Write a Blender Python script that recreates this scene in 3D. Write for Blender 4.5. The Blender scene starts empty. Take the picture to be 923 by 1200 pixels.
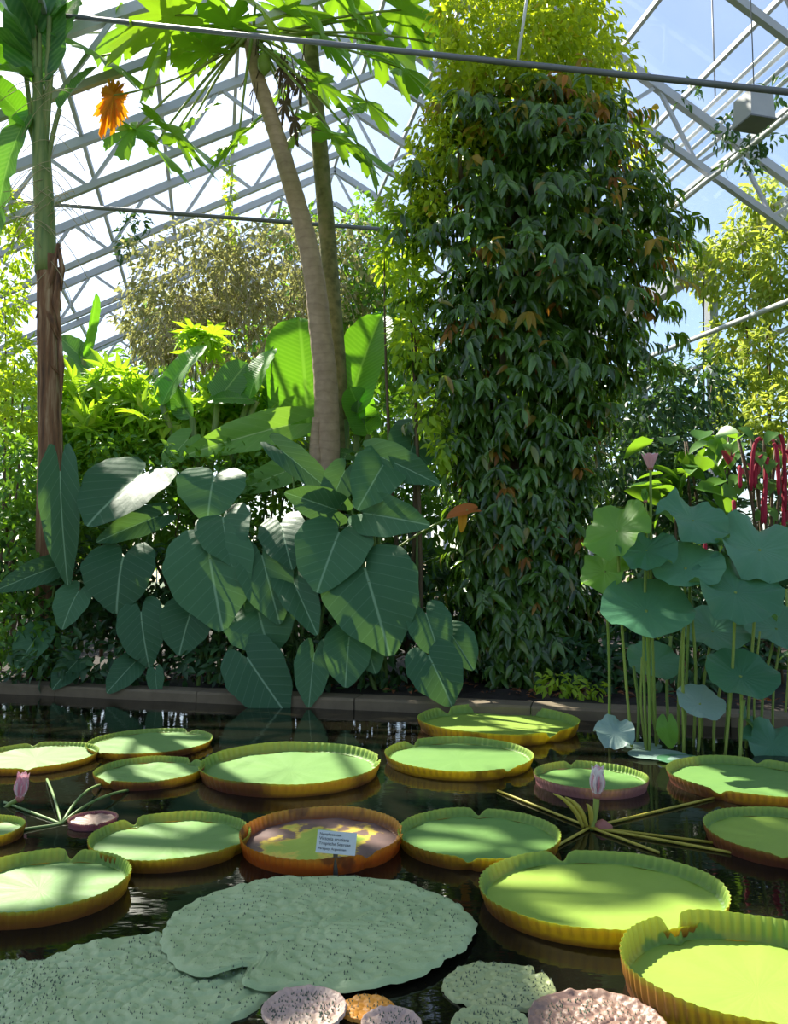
import bpy, math, random
import numpy as np
from mathutils import Vector, Matrix
rng = np.random.default_rng(7)
random.seed(7)
sc = bpy.context.scene
COL = sc.collection

# ------------------------------------------------------------------ camera, sky, sun, exposure
F, W0, H0, PITCH, CAMZ = 950.0, 923.0, 1200.0, math.radians(4.5), 1.5
cam_d = bpy.data.cameras.new('camera')
cam_d.sensor_fit = 'HORIZONTAL'; cam_d.sensor_width = 36.0; cam_d.lens = F / W0 * 36.0
cam_d.clip_end = 500
cam = bpy.data.objects.new('camera', cam_d); COL.objects.link(cam)
cam.location = (0, 0, CAMZ); cam.rotation_euler = (math.pi / 2 + PITCH, 0, 0)
sc.camera = cam

SUN_AZ, SUN_EL = math.radians(36), math.radians(47)        # azimuth to the left of the view direction
SUN = Vector((-math.sin(SUN_AZ) * math.cos(SUN_EL), math.cos(SUN_AZ) * math.cos(SUN_EL), math.sin(SUN_EL)))
wd = bpy.data.worlds.new('sky'); sc.world = wd; wd.use_nodes = True
nt = wd.node_tree; nt.nodes.clear()
out = nt.nodes.new('ShaderNodeOutputWorld'); bg = nt.nodes.new('ShaderNodeBackground')
sky = nt.nodes.new('ShaderNodeTexSky'); sky.sky_type = 'NISHITA'; sky.sun_disc = False
sky.sun_elevation = SUN_EL; sky.sun_rotation = -SUN_AZ; sky.dust_density = 0.9; sky.air_density = 1.0; sky.ozone_density = 0.0
bg.inputs['Strength'].default_value = 0.12
nt.links.new(sky.outputs[0], bg.inputs[0]); nt.links.new(bg.outputs[0], out.inputs[0])
sl = bpy.data.lights.new('sun', 'SUN'); sl.energy = 7.6; sl.angle = math.radians(0.6); sl.color = (1.0, 0.93, 0.78)
so = bpy.data.objects.new('sun', sl); COL.objects.link(so); so.location = SUN * 60
so.rotation_euler = SUN.to_track_quat('Z', 'Y').to_euler()
vs = sc.view_settings
vs.view_transform = 'Standard'; vs.look = 'None'; vs.gamma = 1.0; vs.exposure = 1.0; vs.use_curve_mapping = False

# ------------------------------------------------------------------ helpers
CP, SP = math.cos(PITCH), math.sin(PITCH)
def ray(px, py):
    a, b = (px - W0 / 2) / F, (H0 / 2 - py) / F
    return Vector((a, CP - b * SP, SP + b * CP))
def P(px, py, Y):
    d = ray(px, py); return Vector((0, 0, CAMZ)) + d * (Y / d.y)
def Wt(px, py, z=0.0):
    d = ray(px, py); return Vector((0, 0, CAMZ)) + d * ((z - CAMZ) / d.z)
def S(px, Y): return px / F * Y                     # pixel length at distance Y
def hexc(h):
    v = [int(h[i:i + 2], 16) / 255 for i in (0, 2, 4)]
    return tuple(x / 12.92 if x <= .04045 else ((x + .055) / 1.055) ** 2.4 for x in v) + (1,)

class G:                                            # tiny node-graph helper
    def __init__(s, name):
        s.m = bpy.data.materials.new(name); s.m.use_nodes = True; s.t = s.m.node_tree; s.t.nodes.clear()
        s.o = s.n('ShaderNodeOutputMaterial')
    def n(s, ty, ins=None, **kw):
        x = s.t.nodes.new(ty)
        for k, v in kw.items(): setattr(x, k, v)
        for k, v in (ins or {}).items():
            if isinstance(v, bpy.types.NodeSocket): s.t.links.new(v, x.inputs[k])
            else: x.inputs[k].default_value = v
        return x
    def math(s, op, a, b=0.0, c=None):
        ins = {0: a, 1: b}
        if c is not None: ins[2] = c
        return s.n('ShaderNodeMath', ins, operation=op).outputs[0]
    def mix(s, f, a, b, mode='MIX'):
        x = s.n('ShaderNodeMix', None, data_type='RGBA', blend_type=mode)
        for i, v in ((0, f), (6, a), (7, b)):
            if isinstance(v, bpy.types.NodeSocket): s.t.links.new(v, x.inputs[i])
            else: x.inputs[i].default_value = v
        return x.outputs[2]
    def ramp(s, f, *st):
        x = s.n('ShaderNodeValToRGB', {0: f}); e = x.color_ramp.elements
        while len(e) < len(st): e.new(.5)
        for el, (p, c) in zip(e, st): el.position = p; el.color = c
        return x.outputs[0]
    def noise(s, scale, detail=3.0, vec=None, rough=.55):
        ins = {'Scale': scale, 'Detail': detail, 'Roughness': rough}
        if vec is None: vec = s.n('ShaderNodeTexCoord').outputs['Object']
        ins['Vector'] = vec
        return s.n('ShaderNodeTexNoise', ins).outputs[0]
    def bump(s, h, strength=.3, dist=.02):
        return s.n('ShaderNodeBump', {'Height': h, 'Strength': strength, 'Distance': dist}).outputs[0]
    def pr(s, col, rough=.5, **ins):
        d = {'Base Color': col, 'Roughness': rough}; d.update(ins)
        return s.n('ShaderNodeBsdfPrincipled', d).outputs[0]
    def end(s, sh): s.t.links.new(sh, s.o.inputs[0]); return s.m
    def rand(s):
        a = s.n('ShaderNodeNewGeometry').outputs['Random Per Island']; b = s.n('ShaderNodeObjectInfo').outputs['Random']
        return s.math('FRACT', s.math('ADD', a, b))

def leaf_mat(name, a, b, tr, tf=.35, rough=.4, kind=None, vein=None, extra=None, spec=.4):
    g = G(name); r = g.rand()
    col = g.ramp(r, *([(0, hexc(a)), (.75, hexc(b))] + ([(.93, hexc(b)), (1, hexc(extra))] if extra else [])))
    nrm = None
    ins = {'Specular IOR Level': spec}
    if kind:
        uv = g.n('ShaderNodeUVMap').outputs[0]
        sx = g.n('ShaderNodeSeparateXYZ', {0: uv}); x = g.math('ABSOLUTE', g.math('SUBTRACT', sx.outputs[0], .5)); y = sx.outputs[1]
        if kind == 'taro': t = g.math('MULTIPLY', g.math('SUBTRACT', y, g.math('MULTIPLY', x, .75)), 5.5); w = .011
        elif kind == 'banana': t = g.math('MULTIPLY', g.math('SUBTRACT', y, g.math('MULTIPLY', x, .25)), 26.0); w = .016
        else:
            ang = g.math('ARCTAN2', g.math('SUBTRACT', sx.outputs[0], .5), g.math('SUBTRACT', y, .5)); t = g.math('MULTIPLY', ang, 20 / 6.2832); w = -1
        saw = g.math('MULTIPLY', g.math('ABSOLUTE', g.math('SUBTRACT', g.math('FRACT', t), .5)), 2.0)
        lat = g.n('ShaderNodeMapRange', {0: saw, 1: .88 if kind != 'banana' else .3, 2: 1.0, 3: 0.0, 4: {'taro': .2, 'banana': .26, 'disc': .14}[kind]}).outputs[0]
        mid = g.n('ShaderNodeMapRange', {0: x, 1: w * 2, 2: w * .7, 3: 0.0, 4: .7}).outputs[0] if w > 0 else 0.0
        vf = g.math('MAXIMUM', lat, mid)
        nz = g.noise(9.0, 3)
        col = g.mix(g.math('MULTIPLY', nz, .35), col, hexc(a))
        col = g.mix(vf, col, hexc(vein or b))
        ins['Normal'] = g.bump(g.math('ADD', g.math('MULTIPLY', saw, .4), g.math('MULTIPLY', nz, .5)), .22, .03)
    sh = g.pr(col, rough, **ins)
    tl = g.n('ShaderNodeBsdfTranslucent', {0: g.mix(.25, hexc(tr), col)}).outputs[0]
    return g.end(g.n('ShaderNodeMixShader', {0: tf, 1: sh, 2: tl}).outputs[0])

def plain(name, a, b=None, rough=.6, scale=6, bump=0.0, **ins):
    g = G(name)
    nz = g.noise(scale, 4)
    if bump: ins['Normal'] = g.bump(nz, bump, .03)
    return g.end(g.pr(g.mix(nz, hexc(a), hexc(b or a)), rough, **ins))

def tagp(o, label=None, cat=None, group=None, kind=None):
    for k, v in (('label', label), ('category', cat), ('group', group), ('kind', kind)):
        if v: o[k] = v
    return o
def empty(name, loc, label=None, cat=None, group=None, kind=None):
    o = bpy.data.objects.new(name, None); COL.objects.link(o); o.location = loc; o.empty_display_size = .1
    return tagp(o, label, cat, group, kind)
def node(name, par, A):                             # a part that is itself made of pieces
    o = bpy.data.objects.new(name, None); COL.objects.link(o); o.parent = par; o.empty_display_size = .05
    o.location = Vector(A) - par.location; return o
def mk(name, v, f, uv=None, smooth=True):
    me = bpy.data.meshes.new(name)
    v = np.asarray(v, dtype=np.float32).reshape(-1, 3)
    if isinstance(f, np.ndarray):
        n, k = f.shape
        me.vertices.add(len(v)); me.vertices.foreach_set('co', v.ravel())
        me.loops.add(n * k); me.loops.foreach_set('vertex_index', f.astype(np.int32).ravel())
        me.polygons.add(n); me.polygons.foreach_set('loop_start', np.arange(0, n * k, k, dtype=np.int32))
        me.update(calc_edges=True); me.validate()
    else:
        me.from_pydata([tuple(map(float, x)) for x in v], [], f)
    if smooth: me.polygons.foreach_set('use_smooth', np.ones(len(me.polygons), dtype=bool))
    if uv is not None:
        l = me.uv_layers.new(name='UVMap'); idx = np.zeros(len(me.loops), dtype=np.int32)
        me.loops.foreach_get('vertex_index', idx)
        l.data.foreach_set('uv', np.asarray(uv, dtype=np.float32)[idx].ravel())
    return me
def put(name, me, m, parent=None, M=None, kind=None):
    """link one mesh object; M is its world matrix, parents carry a location only"""
    o = bpy.data.objects.new(name, me); COL.objects.link(o)
    if m is not None and not me.materials: me.materials.append(m)
    elif m is not None and me.materials[0] != m:
        o.material_slots[0].link = 'OBJECT'; o.material_slots[0].material = m
    M = M or Matrix.Identity(4)
    if parent is not None:
        o.parent = parent; Wp = Matrix.Identity(4); q = parent
        while q is not None: Wp = q.matrix_basis @ Wp; q = q.parent
        M = Wp.inverted() @ M
    o.matrix_basis = M
    if kind: o['kind'] = kind
    return o
def frame(y, n0):
    y = Vector(y).normalized(); n = Vector(n0); n = n - y * n.dot(y)
    if n.length < 1e-4: n = Vector((.1, .2, 1)) - y * y.z
    n.normalize(); return y.cross(n), y, n
def lm(pos, y, n0, sx, sy, sz=None):
    a, b, c = frame(y, n0); sz = sz or sy
    return Matrix(((a.x * sx, b.x * sy, c.x * sz, pos[0]), (a.y * sx, b.y * sy, c.y * sz, pos[1]), (a.z * sx, b.z * sy, c.z * sz, pos[2]), (0, 0, 0, 1)))
def tube(pts, rad, seg=8, cap=True):
    pts = [Vector(p) for p in pts]; n = len(pts)
    if not hasattr(rad, '__len__'): rad = [rad] * n
    v, f = [], []
    ref = Vector((0, 0, 1)) if abs((pts[-1] - pts[0]).normalized().z) < .9 else Vector((1, 0, 0))
    for i, p in enumerate(pts):
        d = (pts[min(i + 1, n - 1)] - pts[max(i - 1, 0)]).normalized()
        a = d.cross(ref).normalized(); b = d.cross(a)
        for k in range(seg):
            t = 2 * math.pi * k / seg; v.append(p + (a * math.cos(t) + b * math.sin(t)) * rad[i])
    for i in range(n - 1):
        for k in range(seg):
            k2 = (k + 1) % seg; f.append((i * seg + k, i * seg + k2, (i + 1) * seg + k2, (i + 1) * seg + k))
    if cap: f.append(tuple(range(seg - 1, -1, -1))); f.append(tuple(range((n - 1) * seg, n * seg)))
    return v, f
def curve(a, b, c, n=8):                           # quadratic bezier
    a, b, c = Vector(a), Vector(b), Vector(c)
    return [a * (1 - t) ** 2 + b * 2 * t * (1 - t) + c * t * t for t in [i / (n - 1) for i in range(n)]]
def spline(pts, n=4):                              # catmull-rom
    p = [Vector(q) for q in pts]; p = [p[0] * 2 - p[1]] + p + [p[-1] * 2 - p[-2]]; r = []
    for i in range(1, len(p) - 2):
        for k in range(n):
            t = k / n; r.append(.5 * ((2 * p[i]) + (p[i + 1] - p[i - 1]) * t + (2 * p[i - 1] - 5 * p[i] + 4 * p[i + 1] - p[i + 2]) * t * t + (3 * p[i] - p[i - 1] - 3 * p[i + 1] + p[i + 2]) * t ** 3))
    return r + [p[-2]]
def box(x0, x1, y0, y1, z0, z1):
    v = [(x, y, z) for z in (z0, z1) for y in (y0, y1) for x in (x0, x1)]
    return v, [(0, 2, 3, 1), (4, 5, 7, 6), (0, 1, 5, 4), (2, 6, 7, 3), (0, 4, 6, 2), (1, 3, 7, 5)]
def beam(a, b, w, h=None):
    a, b = Vector(a), Vector(b); d = (b - a).normalized(); h = h or w
    s = d.cross(Vector((0, 0, 1))); s = s.normalized() if s.length > 1e-3 else Vector((1, 0, 0)); u = s.cross(d)
    v = [p + s * i * w / 2 + u * j * h / 2 for p in (a, b) for i, j in ((-1, -1), (1, -1), (1, 1), (-1, 1))]
    return v, [(0, 1, 2, 3), (7, 6, 5, 4), (0, 4, 5, 1), (1, 5, 6, 2), (2, 6, 7, 3), (3, 7, 4, 0)]
def join(parts):
    v, f = [], []
    for a, b in parts:
        o = len(v); v += list(a); f += [tuple(i + o for i in q) for q in b]
    return v, f
def tpart(name, pts, rad, m, parent=None, seg=8, kind=None):
    v, f = tube(pts, rad, seg); return put(name, mk(name, v, f), m, parent, kind=kind)

# ---- leaf templates: (verts, tris, uv); attach point at the origin, +y to the tip, +z upper face
def t_simple(n=4, w=.34, droop=.25, fold=.08, pw=.8, peak=.4):
    v, f, uv = [], [], []
    for i in range(n + 1):
        t = i / n; q = t ** (math.log(.5) / math.log(peak)); hw = w / 2 * max(math.sin(math.pi * q), 0) ** pw
        if i == n: hw = 0
        z = -droop * t * t
        v += [(-hw, t, z + fold * hw / w * 2), (0, t, z), (hw, t, z + fold * hw / w * 2)]
    for i in range(n):
        a = i * 3
        for k in (0, 1):
            f += [(a + k, a + k + 1, a + k + 4), (a + k, a + k + 4, a + k + 3)]
    v = np.array(v); f = [q for q in f if np.linalg.norm(np.cross(v[q[1]] - v[q[0]], v[q[2]] - v[q[0]])) > 1e-6]
    return v, np.array(f), v[:, :2] + [.5, 0]
def t_palm(k=7, spread=130, w=.2, droop=.3, n=3):
    V, Fc, U = [], [], []
    for i in range(k):
        a = math.radians(-spread + 2 * spread * i / (k - 1)); L = 1 - .35 * abs(i - (k - 1) / 2) / ((k - 1) / 2)
        v, f, _ = t_simple(n, w, droop, .05)
        R = np.array([[math.cos(a), math.sin(a), 0], [-math.sin(a), math.cos(a), 0], [0, 0, 1]])
        o = sum(len(q) for q in V); V.append((v * L) @ R.T); Fc.append(f + o)
    v = np.vstack(V); return v, np.vstack(Fc), v[:, :2] + [.5, 0]
def t_polar(prof, rings=5, zf=None, n=None):
    """prof: (angle from tip in radians, radius) closed ring of points"""
    m = len(prof); v = [(0, 0, 0)]; f = []
    for r in range(1, rings + 1):
        q = r / rings
        for a, R in prof: v.append((math.sin(a) * R * q, math.cos(a) * R * q, 0))
    for k in range(m):
        k2 = (k + 1) % m; f.append((0, 1 + k2, 1 + k))
        for r in range(rings - 1):
            a = 1 + r * m; f += [(a + k, a + k2, a + m + k2), (a + k, a + m + k2, a + m + k)]
    v = np.array(v, dtype=float); uv = v[:, :2] + [.5, 0]
    if zf: v[:, 2] = zf(v[:, 0], v[:, 1])
    return v, np.array(f), uv
def heart(seed):
    r = random.Random(seed)
    ctl_a = np.radians([0, 6, 18, 40, 70, 100, 130, 152, 166, 175, 180]); ctl_r = np.array([1, .95, .85, .72, .63, .60, .62, .63, .54, .30, .10])
    n = 56; prof = []
    for k in range(n):
        a = -math.pi + 2 * math.pi * (k + .5) / n; R = np.interp(abs(a), ctl_a, ctl_r)
        prof.append((a, R * (1 + .02 * math.sin(a * 9 + seed))))
    p1, p2 = r.uniform(0, 6), r.uniform(.08, .2)
    def zf(x, y):
        rr = np.hypot(x, y); ang = np.arctan2(x, y)
        t = y - .75 * np.abs(x)
        return .22 * np.abs(x) ** 1.0 * (1 - .3 * rr) - p2 * np.clip(y, 0, 2) ** 2 - .3 * np.clip(-y, 0, 1) ** 1.5 + .020 * rr * np.abs(np.sin(t * 5.5 * math.pi)) ** .7 + .035 * rr ** 2 * np.sin(ang * 5 + p1)
    return t_polar(prof, 7, zf)
def papaya(seed):
    r = random.Random(seed); prof = []
    lobes = [-140, -98, -55, 0, 55, 98, 140]; Ls = [.55, .75, .92, 1.0, .92, .75, .55]
    for a0, L in zip(lobes, Ls):
        for da, R in ((-21, .34), (-18, .66), (-13, .62), (-9, .90), (-5, .86), (0, 1.0), (5, .86), (9, .90), (13, .62), (18, .66)):
            prof.append((math.radians(a0 + da * (1.05 if abs(a0) > 10 else 1.2)), L * R * r.uniform(.92, 1.06)))
    prof.append((math.radians(164), .2)); prof.append((math.radians(180), .07)); prof.append((math.radians(196), .2))
    p = r.uniform(0, 6)
    def zf(x, y):
        rr = np.hypot(x, y); ang = np.arctan2(x, y); return -.2 * rr ** 2 + .08 * rr * np.sin(ang * 7 + p)
    return t_polar(prof, 3, zf)
def disc(seed, wave=.1, cup=.15, n=48, fold=0.0):
    r = random.Random(seed); p = r.uniform(0, 6); prof = [(2 * math.pi * k / n, 1 + .03 * math.sin(3 * 2 * math.pi * k / n + p) + .015 * math.sin(11 * 2 * math.pi * k / n + p)) for k in range(n)]
    def zf(x, y):
        rr = np.hypot(x, y); ang = np.arctan2(x, y)
        return cup * (rr ** 1.3 - .35) + wave * rr ** 3 * (np.sin(ang * 4 + p) + .5 * np.sin(ang * 7 + 2 * p) + .35 * np.sin(ang * 13 + p)) - fold * np.clip(y, 0, 2) ** 2
    v, f, uv = t_polar(prof, 6, zf); return v, f, v[:, :2] * .5 + .5
def banana(w=.34, droop=.25, tw=.0, n=16, fold=.16, tear=0):
    v, f, uv = [], [], []; m = 4; r = random.Random(int(w * 1000 + droop * 77 + tear))
    for i in range(n + 1):
        t = i / n; hw = w / 2 * min(1, (t * 7 + .05)) ** .6 * max(0, 1 - max(0, (t - .62) / .38) ** 2.2) ** .6
        tr_ = 1 - (r.uniform(0, .3) if tear and i % 3 == 0 else 0)
        for j in range(-m, m + 1):
            q = j / m; x = q * hw * tr_
            v.append((x + tw * t * t, t, -droop * t * t + fold * abs(q) * hw * 2 + .012 * math.sin(t * 40 + q * 3) * abs(q))); uv.append((q * hw / w + .5, t))
    k = 2 * m + 1
    for i in range(n):
        for j in range(k - 1):
            a = i * k + j; f += [(a, a + 1, a + k + 1), (a, a + k + 1, a + k)]
    return np.array(v), np.array(f), np.array(uv)
def tm(name, t): return mk(name, t[0], t[1], t[2])

def cloud(name, tmpl, pos, ydir, nrm, sc_, m, parent, asp=None):
    """merge many leaves into one mesh (stuff)"""
    v, f, uv = tmpl; N = len(pos)
    y = ydir / np.linalg.norm(ydir, axis=1, keepdims=True)
    n = nrm - y * np.sum(nrm * y, axis=1, keepdims=True); n /= np.maximum(np.linalg.norm(n, axis=1, keepdims=True), 1e-5)
    x = np.cross(y, n)
    s = np.broadcast_to(np.asarray(sc_, dtype=float).reshape(-1, 1), (N, 1))
    B = np.stack([x * s * (asp or 1), y * s, n * s], axis=2)              # N,3,3
    V = np.einsum('nij,kj->nki', B, v) + pos[:, None, :]
    Fc = (f[None] + (np.arange(N) * len(v))[:, None, None]).reshape(-1, 3)
    me = mk(name, V.reshape(-1, 3), Fc, np.tile(uv, (N, 1)))
    o = put(name, me, m, parent)
    o['kind'] = 'stuff'; return o
def rn(n, k=3): return rng.normal(size=(n, k))
def blob_pts(blobs, n, hollow=.5):
    """blobs: (px, py, Y, rx_px, rz_px, ry_m); positions and outward vectors"""
    vol = np.array([b[3] * b[4] for b in blobs], float); cnt = np.maximum((n * vol / vol.sum()).astype(int), 3)
    Ps, Os = [], []
    for b, c in zip(blobs, cnt):
        o = rn(c); o /= np.linalg.norm(o, axis=1, keepdims=True)
        r = hollow + (1 - hollow) * rng.random((c, 1)) ** .7
        lump = 1 + .18 * np.sin(o[:, :1] * 5 + o[:, 2:] * 7 + b[0])
        R = np.array([S(b[3], b[2]), b[5], S(b[4], b[2])])
        Ps.append(np.array(P(b[0], b[1], b[2])) + o * R * r * lump); Os.append(o)
    return np.vstack(Ps), np.vstack(Os)
def bush(name, label, cat, blobs, n, tmpl, size, m, ind=0, droop=.4, up=.6, group=None, stems=3, ground=.1, stem_m=None, asp=None, leafname='leaf', zmin=.12, hollow=.5, var=.35):
    cx = sum(b[0] for b in blobs) / len(blobs); Y = sum(b[2] for b in blobs) / len(blobs)
    c = P(cx, 600, Y); e = empty(name, (c.x, c.y, ground), label, cat, group)
    p, o = blob_pts(blobs, n, hollow); k = p[:, 2] > zmin; p, o = p[k], o[k]; N = len(p)
    yd = o * .7 + rn(N) * .45 + np.array([0, 0, -droop]); nn = rn(N) * .4 + o * .5 + np.array([0, -.15, up])
    s = size * (1 + var * rng.uniform(-1, 1, N))
    idx = np.argsort(o[:, 1] + rng.random(N) * .35); a, b = idx[:ind], idx[ind:]
    if ind:
        me = tm(leafname, tmpl)
        for i in a: put(leafname, me, m, e, lm(p[i], yd[i], nn[i], s[i] * (asp or 1), s[i]))
    if len(b): cloud('foliage', tmpl, p[b], yd[b], nn[b], s[b], m, e, asp)
    for i in range(stems):
        bl = blobs[i % len(blobs)]; t = P(bl[0] + random.uniform(-.4, .4) * bl[3], bl[1] - .2 * bl[4], bl[2])
        g0 = Vector((c.x + (t.x - c.x) * .6 + random.uniform(-.2, .2), t.y, ground - .05)); mid = (g0 + t) / 2 + Vector((random.uniform(-.2, .2), 0, .1))
        tpart('stem', curve(g0, mid, t), [.035, .034, .03, .028, .025, .02, .015, .01], stem_m or M['twig'], e, 6)
    return e

# ------------------------------------------------------------------ materials
M = {}
M['paint'] = plain('painted_steel', 'b9bcc6', 'a4a7b2', .45, 3)
M['pipe'] = plain('pipe_grey', '74777f', '5c5f68', .4, 5)
M['whitepipe'] = plain('white_pipe', 'd8dade', 'c3c5cc', .4, 5)
M['lampbox'] = plain('lamp_metal', 'b4b6bc', '9a9ca6', .4, 4)
g = G('roof_glass')
tr = g.n('ShaderNodeBsdfTransparent', {0: (.94, .97, .98, 1)}).outputs[0]
tl = g.n('ShaderNodeBsdfTranslucent', {0: (.9, .95, 1, 1)}).outputs[0]
gl = g.n('ShaderNodeBsdfGlossy', {0: (1, 1, 1, 1), 1: .03}).outputs[0]
dirt = g.n('ShaderNodeMapRange', {0: g.noise(.7, 4), 1: .3, 2: .8, 3: .015, 4: .06}).outputs[0]
a = g.n('ShaderNodeMixShader', {0: dirt, 1: tr, 2: tl}).outputs[0]
M['glass'] = g.end(g.n('ShaderNodeMixShader', {0: .05, 1: a, 2: gl}).outputs[0])
g = G('pond_water')
wv = g.noise(3.5, 3); tc = g.n('ShaderNodeTexCoord').outputs['Object']
mp = g.n('ShaderNodeMapping', {0: tc, 3: (1.2, 3.2, 1)}).outputs[0]
M['water'] = g.end(g.pr(g.mix(g.noise(.6, 3), hexc('0f0e0a'), hexc('1a1810')), .03, IOR=1.33, **{'Specular IOR Level': .5, 'Normal': g.bump(g.noise(2.2, 3, mp), .10, .02)}))
M['soil'] = plain('soil', '18110c', '2c2016', .95, 9, .6)
M['kerb'] = plain('kerb_stone', '5c503e', '7a6b54', .85, 7, .3)
M['litter'] = leaf_mat('leaf_litter', '5a3a26', '8a5636', 'a06030', .1, .8)
M['twig'] = plain('twig_bark', '4a3b2a', '6a573e', .8, 20, .3)
g = G('papaya_bark')
cd = g.n('ShaderNodeTexCoord').outputs['Object']; sp = g.n('ShaderNodeSeparateXYZ', {0: cd})
rg = g.math('SINE', g.math('ADD', g.math('MULTIPLY', sp.outputs[2], 42), g.math('MULTIPLY', g.noise(2.5, 2), 9)))
nz = g.noise(8, 4)
bc = g.mix(nz, hexc('846a54'), hexc('c4a88c')); bc = g.mix(g.n('ShaderNodeMapRange', {0: rg, 1: .72, 2: 1, 3: 0, 4: .18}).outputs[0], bc, hexc('5a4535'))
M['papaya_bark'] = g.end(g.pr(bc, .75, Normal=g.bump(g.math('ADD', g.math('MULTIPLY', rg, .3), nz), .3, .02)))
g = G('mossy_bark')
M['mossy_bark'] = g.end(g.pr(g.ramp(g.noise(7, 5), (.35, hexc('5b5a38')), (.55, hexc('7c7850')), (.75, hexc('8d7d60'))), .85, Normal=g.bump(g.noise(25, 3), .5, .02)))
g = G('fibrous_bark')
mp = g.n('ShaderNodeMapping', {0: g.n('ShaderNodeTexCoord').outputs['Object'], 3: (16, 16, 1.3)}).outputs[0]
fn = g.noise(1.0, 5, mp)
M['fibre'] = g.end(g.pr(g.ramp(fn, (.3, hexc('46301f')), (.5, hexc('7a563a')), (.7, hexc('a89070'))), .85, Normal=g.bump(fn, .6, .03)))
g = G('green_sheath')
mp = g.n('ShaderNodeMapping', {0: g.n('ShaderNodeTexCoord').outputs['Object'], 3: (14, 14, .8)}).outputs[0]
M['sheath'] = g.end(g.pr(g.ramp(g.noise(1.0, 4, mp), (.35, hexc('4d6b35')), (.6, hexc('7d8a4c')), (.75, hexc('8d7a50'))), .6))
M['string'] = plain('dry_fibre', 'b5ab86', '8f8460', .8, 9)

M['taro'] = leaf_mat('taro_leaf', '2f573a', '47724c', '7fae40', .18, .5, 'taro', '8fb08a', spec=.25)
M['taro_light'] = leaf_mat('backlit_taro_leaf', '5f8f45', '79a84c', 'a8d838', .28, .4, 'taro', 'c0d890')  # taro green lightened so the colour carries the backlight
M['taro_stalk'] = leaf_mat('taro_stalk', '4e6a34', '6d8a48', '8aa040', .1, .5)
M['banana'] = leaf_mat('banana_leaf', '47802a', '5c9832', '90d81c', .5, .38, 'banana', 'a6d860')
M['banana_dark'] = leaf_mat('banana_leaf_dull', '3d6a38', '4f7f42', '7fc028', .3, .4, 'banana', '9fbf70')
M['papaya'] = leaf_mat('papaya_leaf', '4a7e2c', '629a34', 'a4d61c', .36, .45, extra='9cae30')
M['papaya_yellow'] = leaf_mat('withered_leaf', 'c07c14', 'd99a1c', 'f0a010', .4, .6)
M['petiole'] = leaf_mat('petiole', '7d9440', '98a850', 'b0c050', .15, .45)
M['cassava'] = leaf_mat('cassava_leaf', '6f9c2c', '8fb638', 'c8ee28', .48, .45, extra='bccb3c')
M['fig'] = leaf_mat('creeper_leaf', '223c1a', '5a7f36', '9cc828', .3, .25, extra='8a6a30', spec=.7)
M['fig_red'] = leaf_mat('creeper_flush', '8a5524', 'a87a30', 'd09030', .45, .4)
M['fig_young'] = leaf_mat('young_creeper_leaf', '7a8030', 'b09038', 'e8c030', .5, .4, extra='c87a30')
M['fig_top'] = leaf_mat('sunny_creeper_leaf', '7a9628', 'a5b830', 'e0ee28', .55, .4, extra='c89a30')  # lit copy of the creeper green, sun-yellow put into the leaf colour
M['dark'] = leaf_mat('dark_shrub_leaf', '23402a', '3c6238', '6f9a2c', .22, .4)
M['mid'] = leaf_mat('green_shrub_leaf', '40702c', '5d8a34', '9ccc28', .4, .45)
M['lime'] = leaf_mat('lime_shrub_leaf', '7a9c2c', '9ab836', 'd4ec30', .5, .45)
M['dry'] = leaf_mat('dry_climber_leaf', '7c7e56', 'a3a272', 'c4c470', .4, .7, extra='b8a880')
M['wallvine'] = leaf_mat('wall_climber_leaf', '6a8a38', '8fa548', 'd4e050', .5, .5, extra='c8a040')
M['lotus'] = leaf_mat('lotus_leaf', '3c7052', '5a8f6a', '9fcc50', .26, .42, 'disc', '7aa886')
M['lotus_under'] = leaf_mat('lotus_leaf_underside', '5f9440', '7aa848', 'a8d830', .5, .45, 'disc', '98bc68')  # yellow-green of the leaf underside
M['lotus_grey'] = leaf_mat('lotus_leaf_grey', '7f9a90', '93aba0', '98b888', .15, .5, 'disc', '9db4a8')
M['lotus_stalk'] = leaf_mat('lotus_stalk', '6d8a3c', '8fa04a', 'a8b840', .15, .5)
M['pink'] = leaf_mat('pink_petal', 'e096a6', 'eebac4', 'f0b0b8', .3, .5)
M['white'] = leaf_mat('white_petal', 'f0e4e4', 'f4ecea', 'f4dcdc', .35, .5)
M['sepal'] = leaf_mat('bud_sepal', 'a86a5c', 'b87a6a', 'c08070', .2, .5)
M['red'] = leaf_mat('red_tassel', '8c1a30', 'a82840', 'd03048', .2, .8)
M['redleaf'] = leaf_mat('red_leaf', '7a1c24', '9a2830', 'b83030', .3, .5)
M['stake'] = plain('sign_stake', '5f584a', '4a453c', .6, 8)
M['plate'] = plain('sign_plate', 'c9cdcd', 'bfc4c5', .5, 4)
M['ink'] = plain('sign_ink', '33363c', None, .6)
M['ystalk'] = leaf_mat('lily_stalk_skin', 'a39430', 'b8ac44', 'c8c040', .2, .45)
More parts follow.
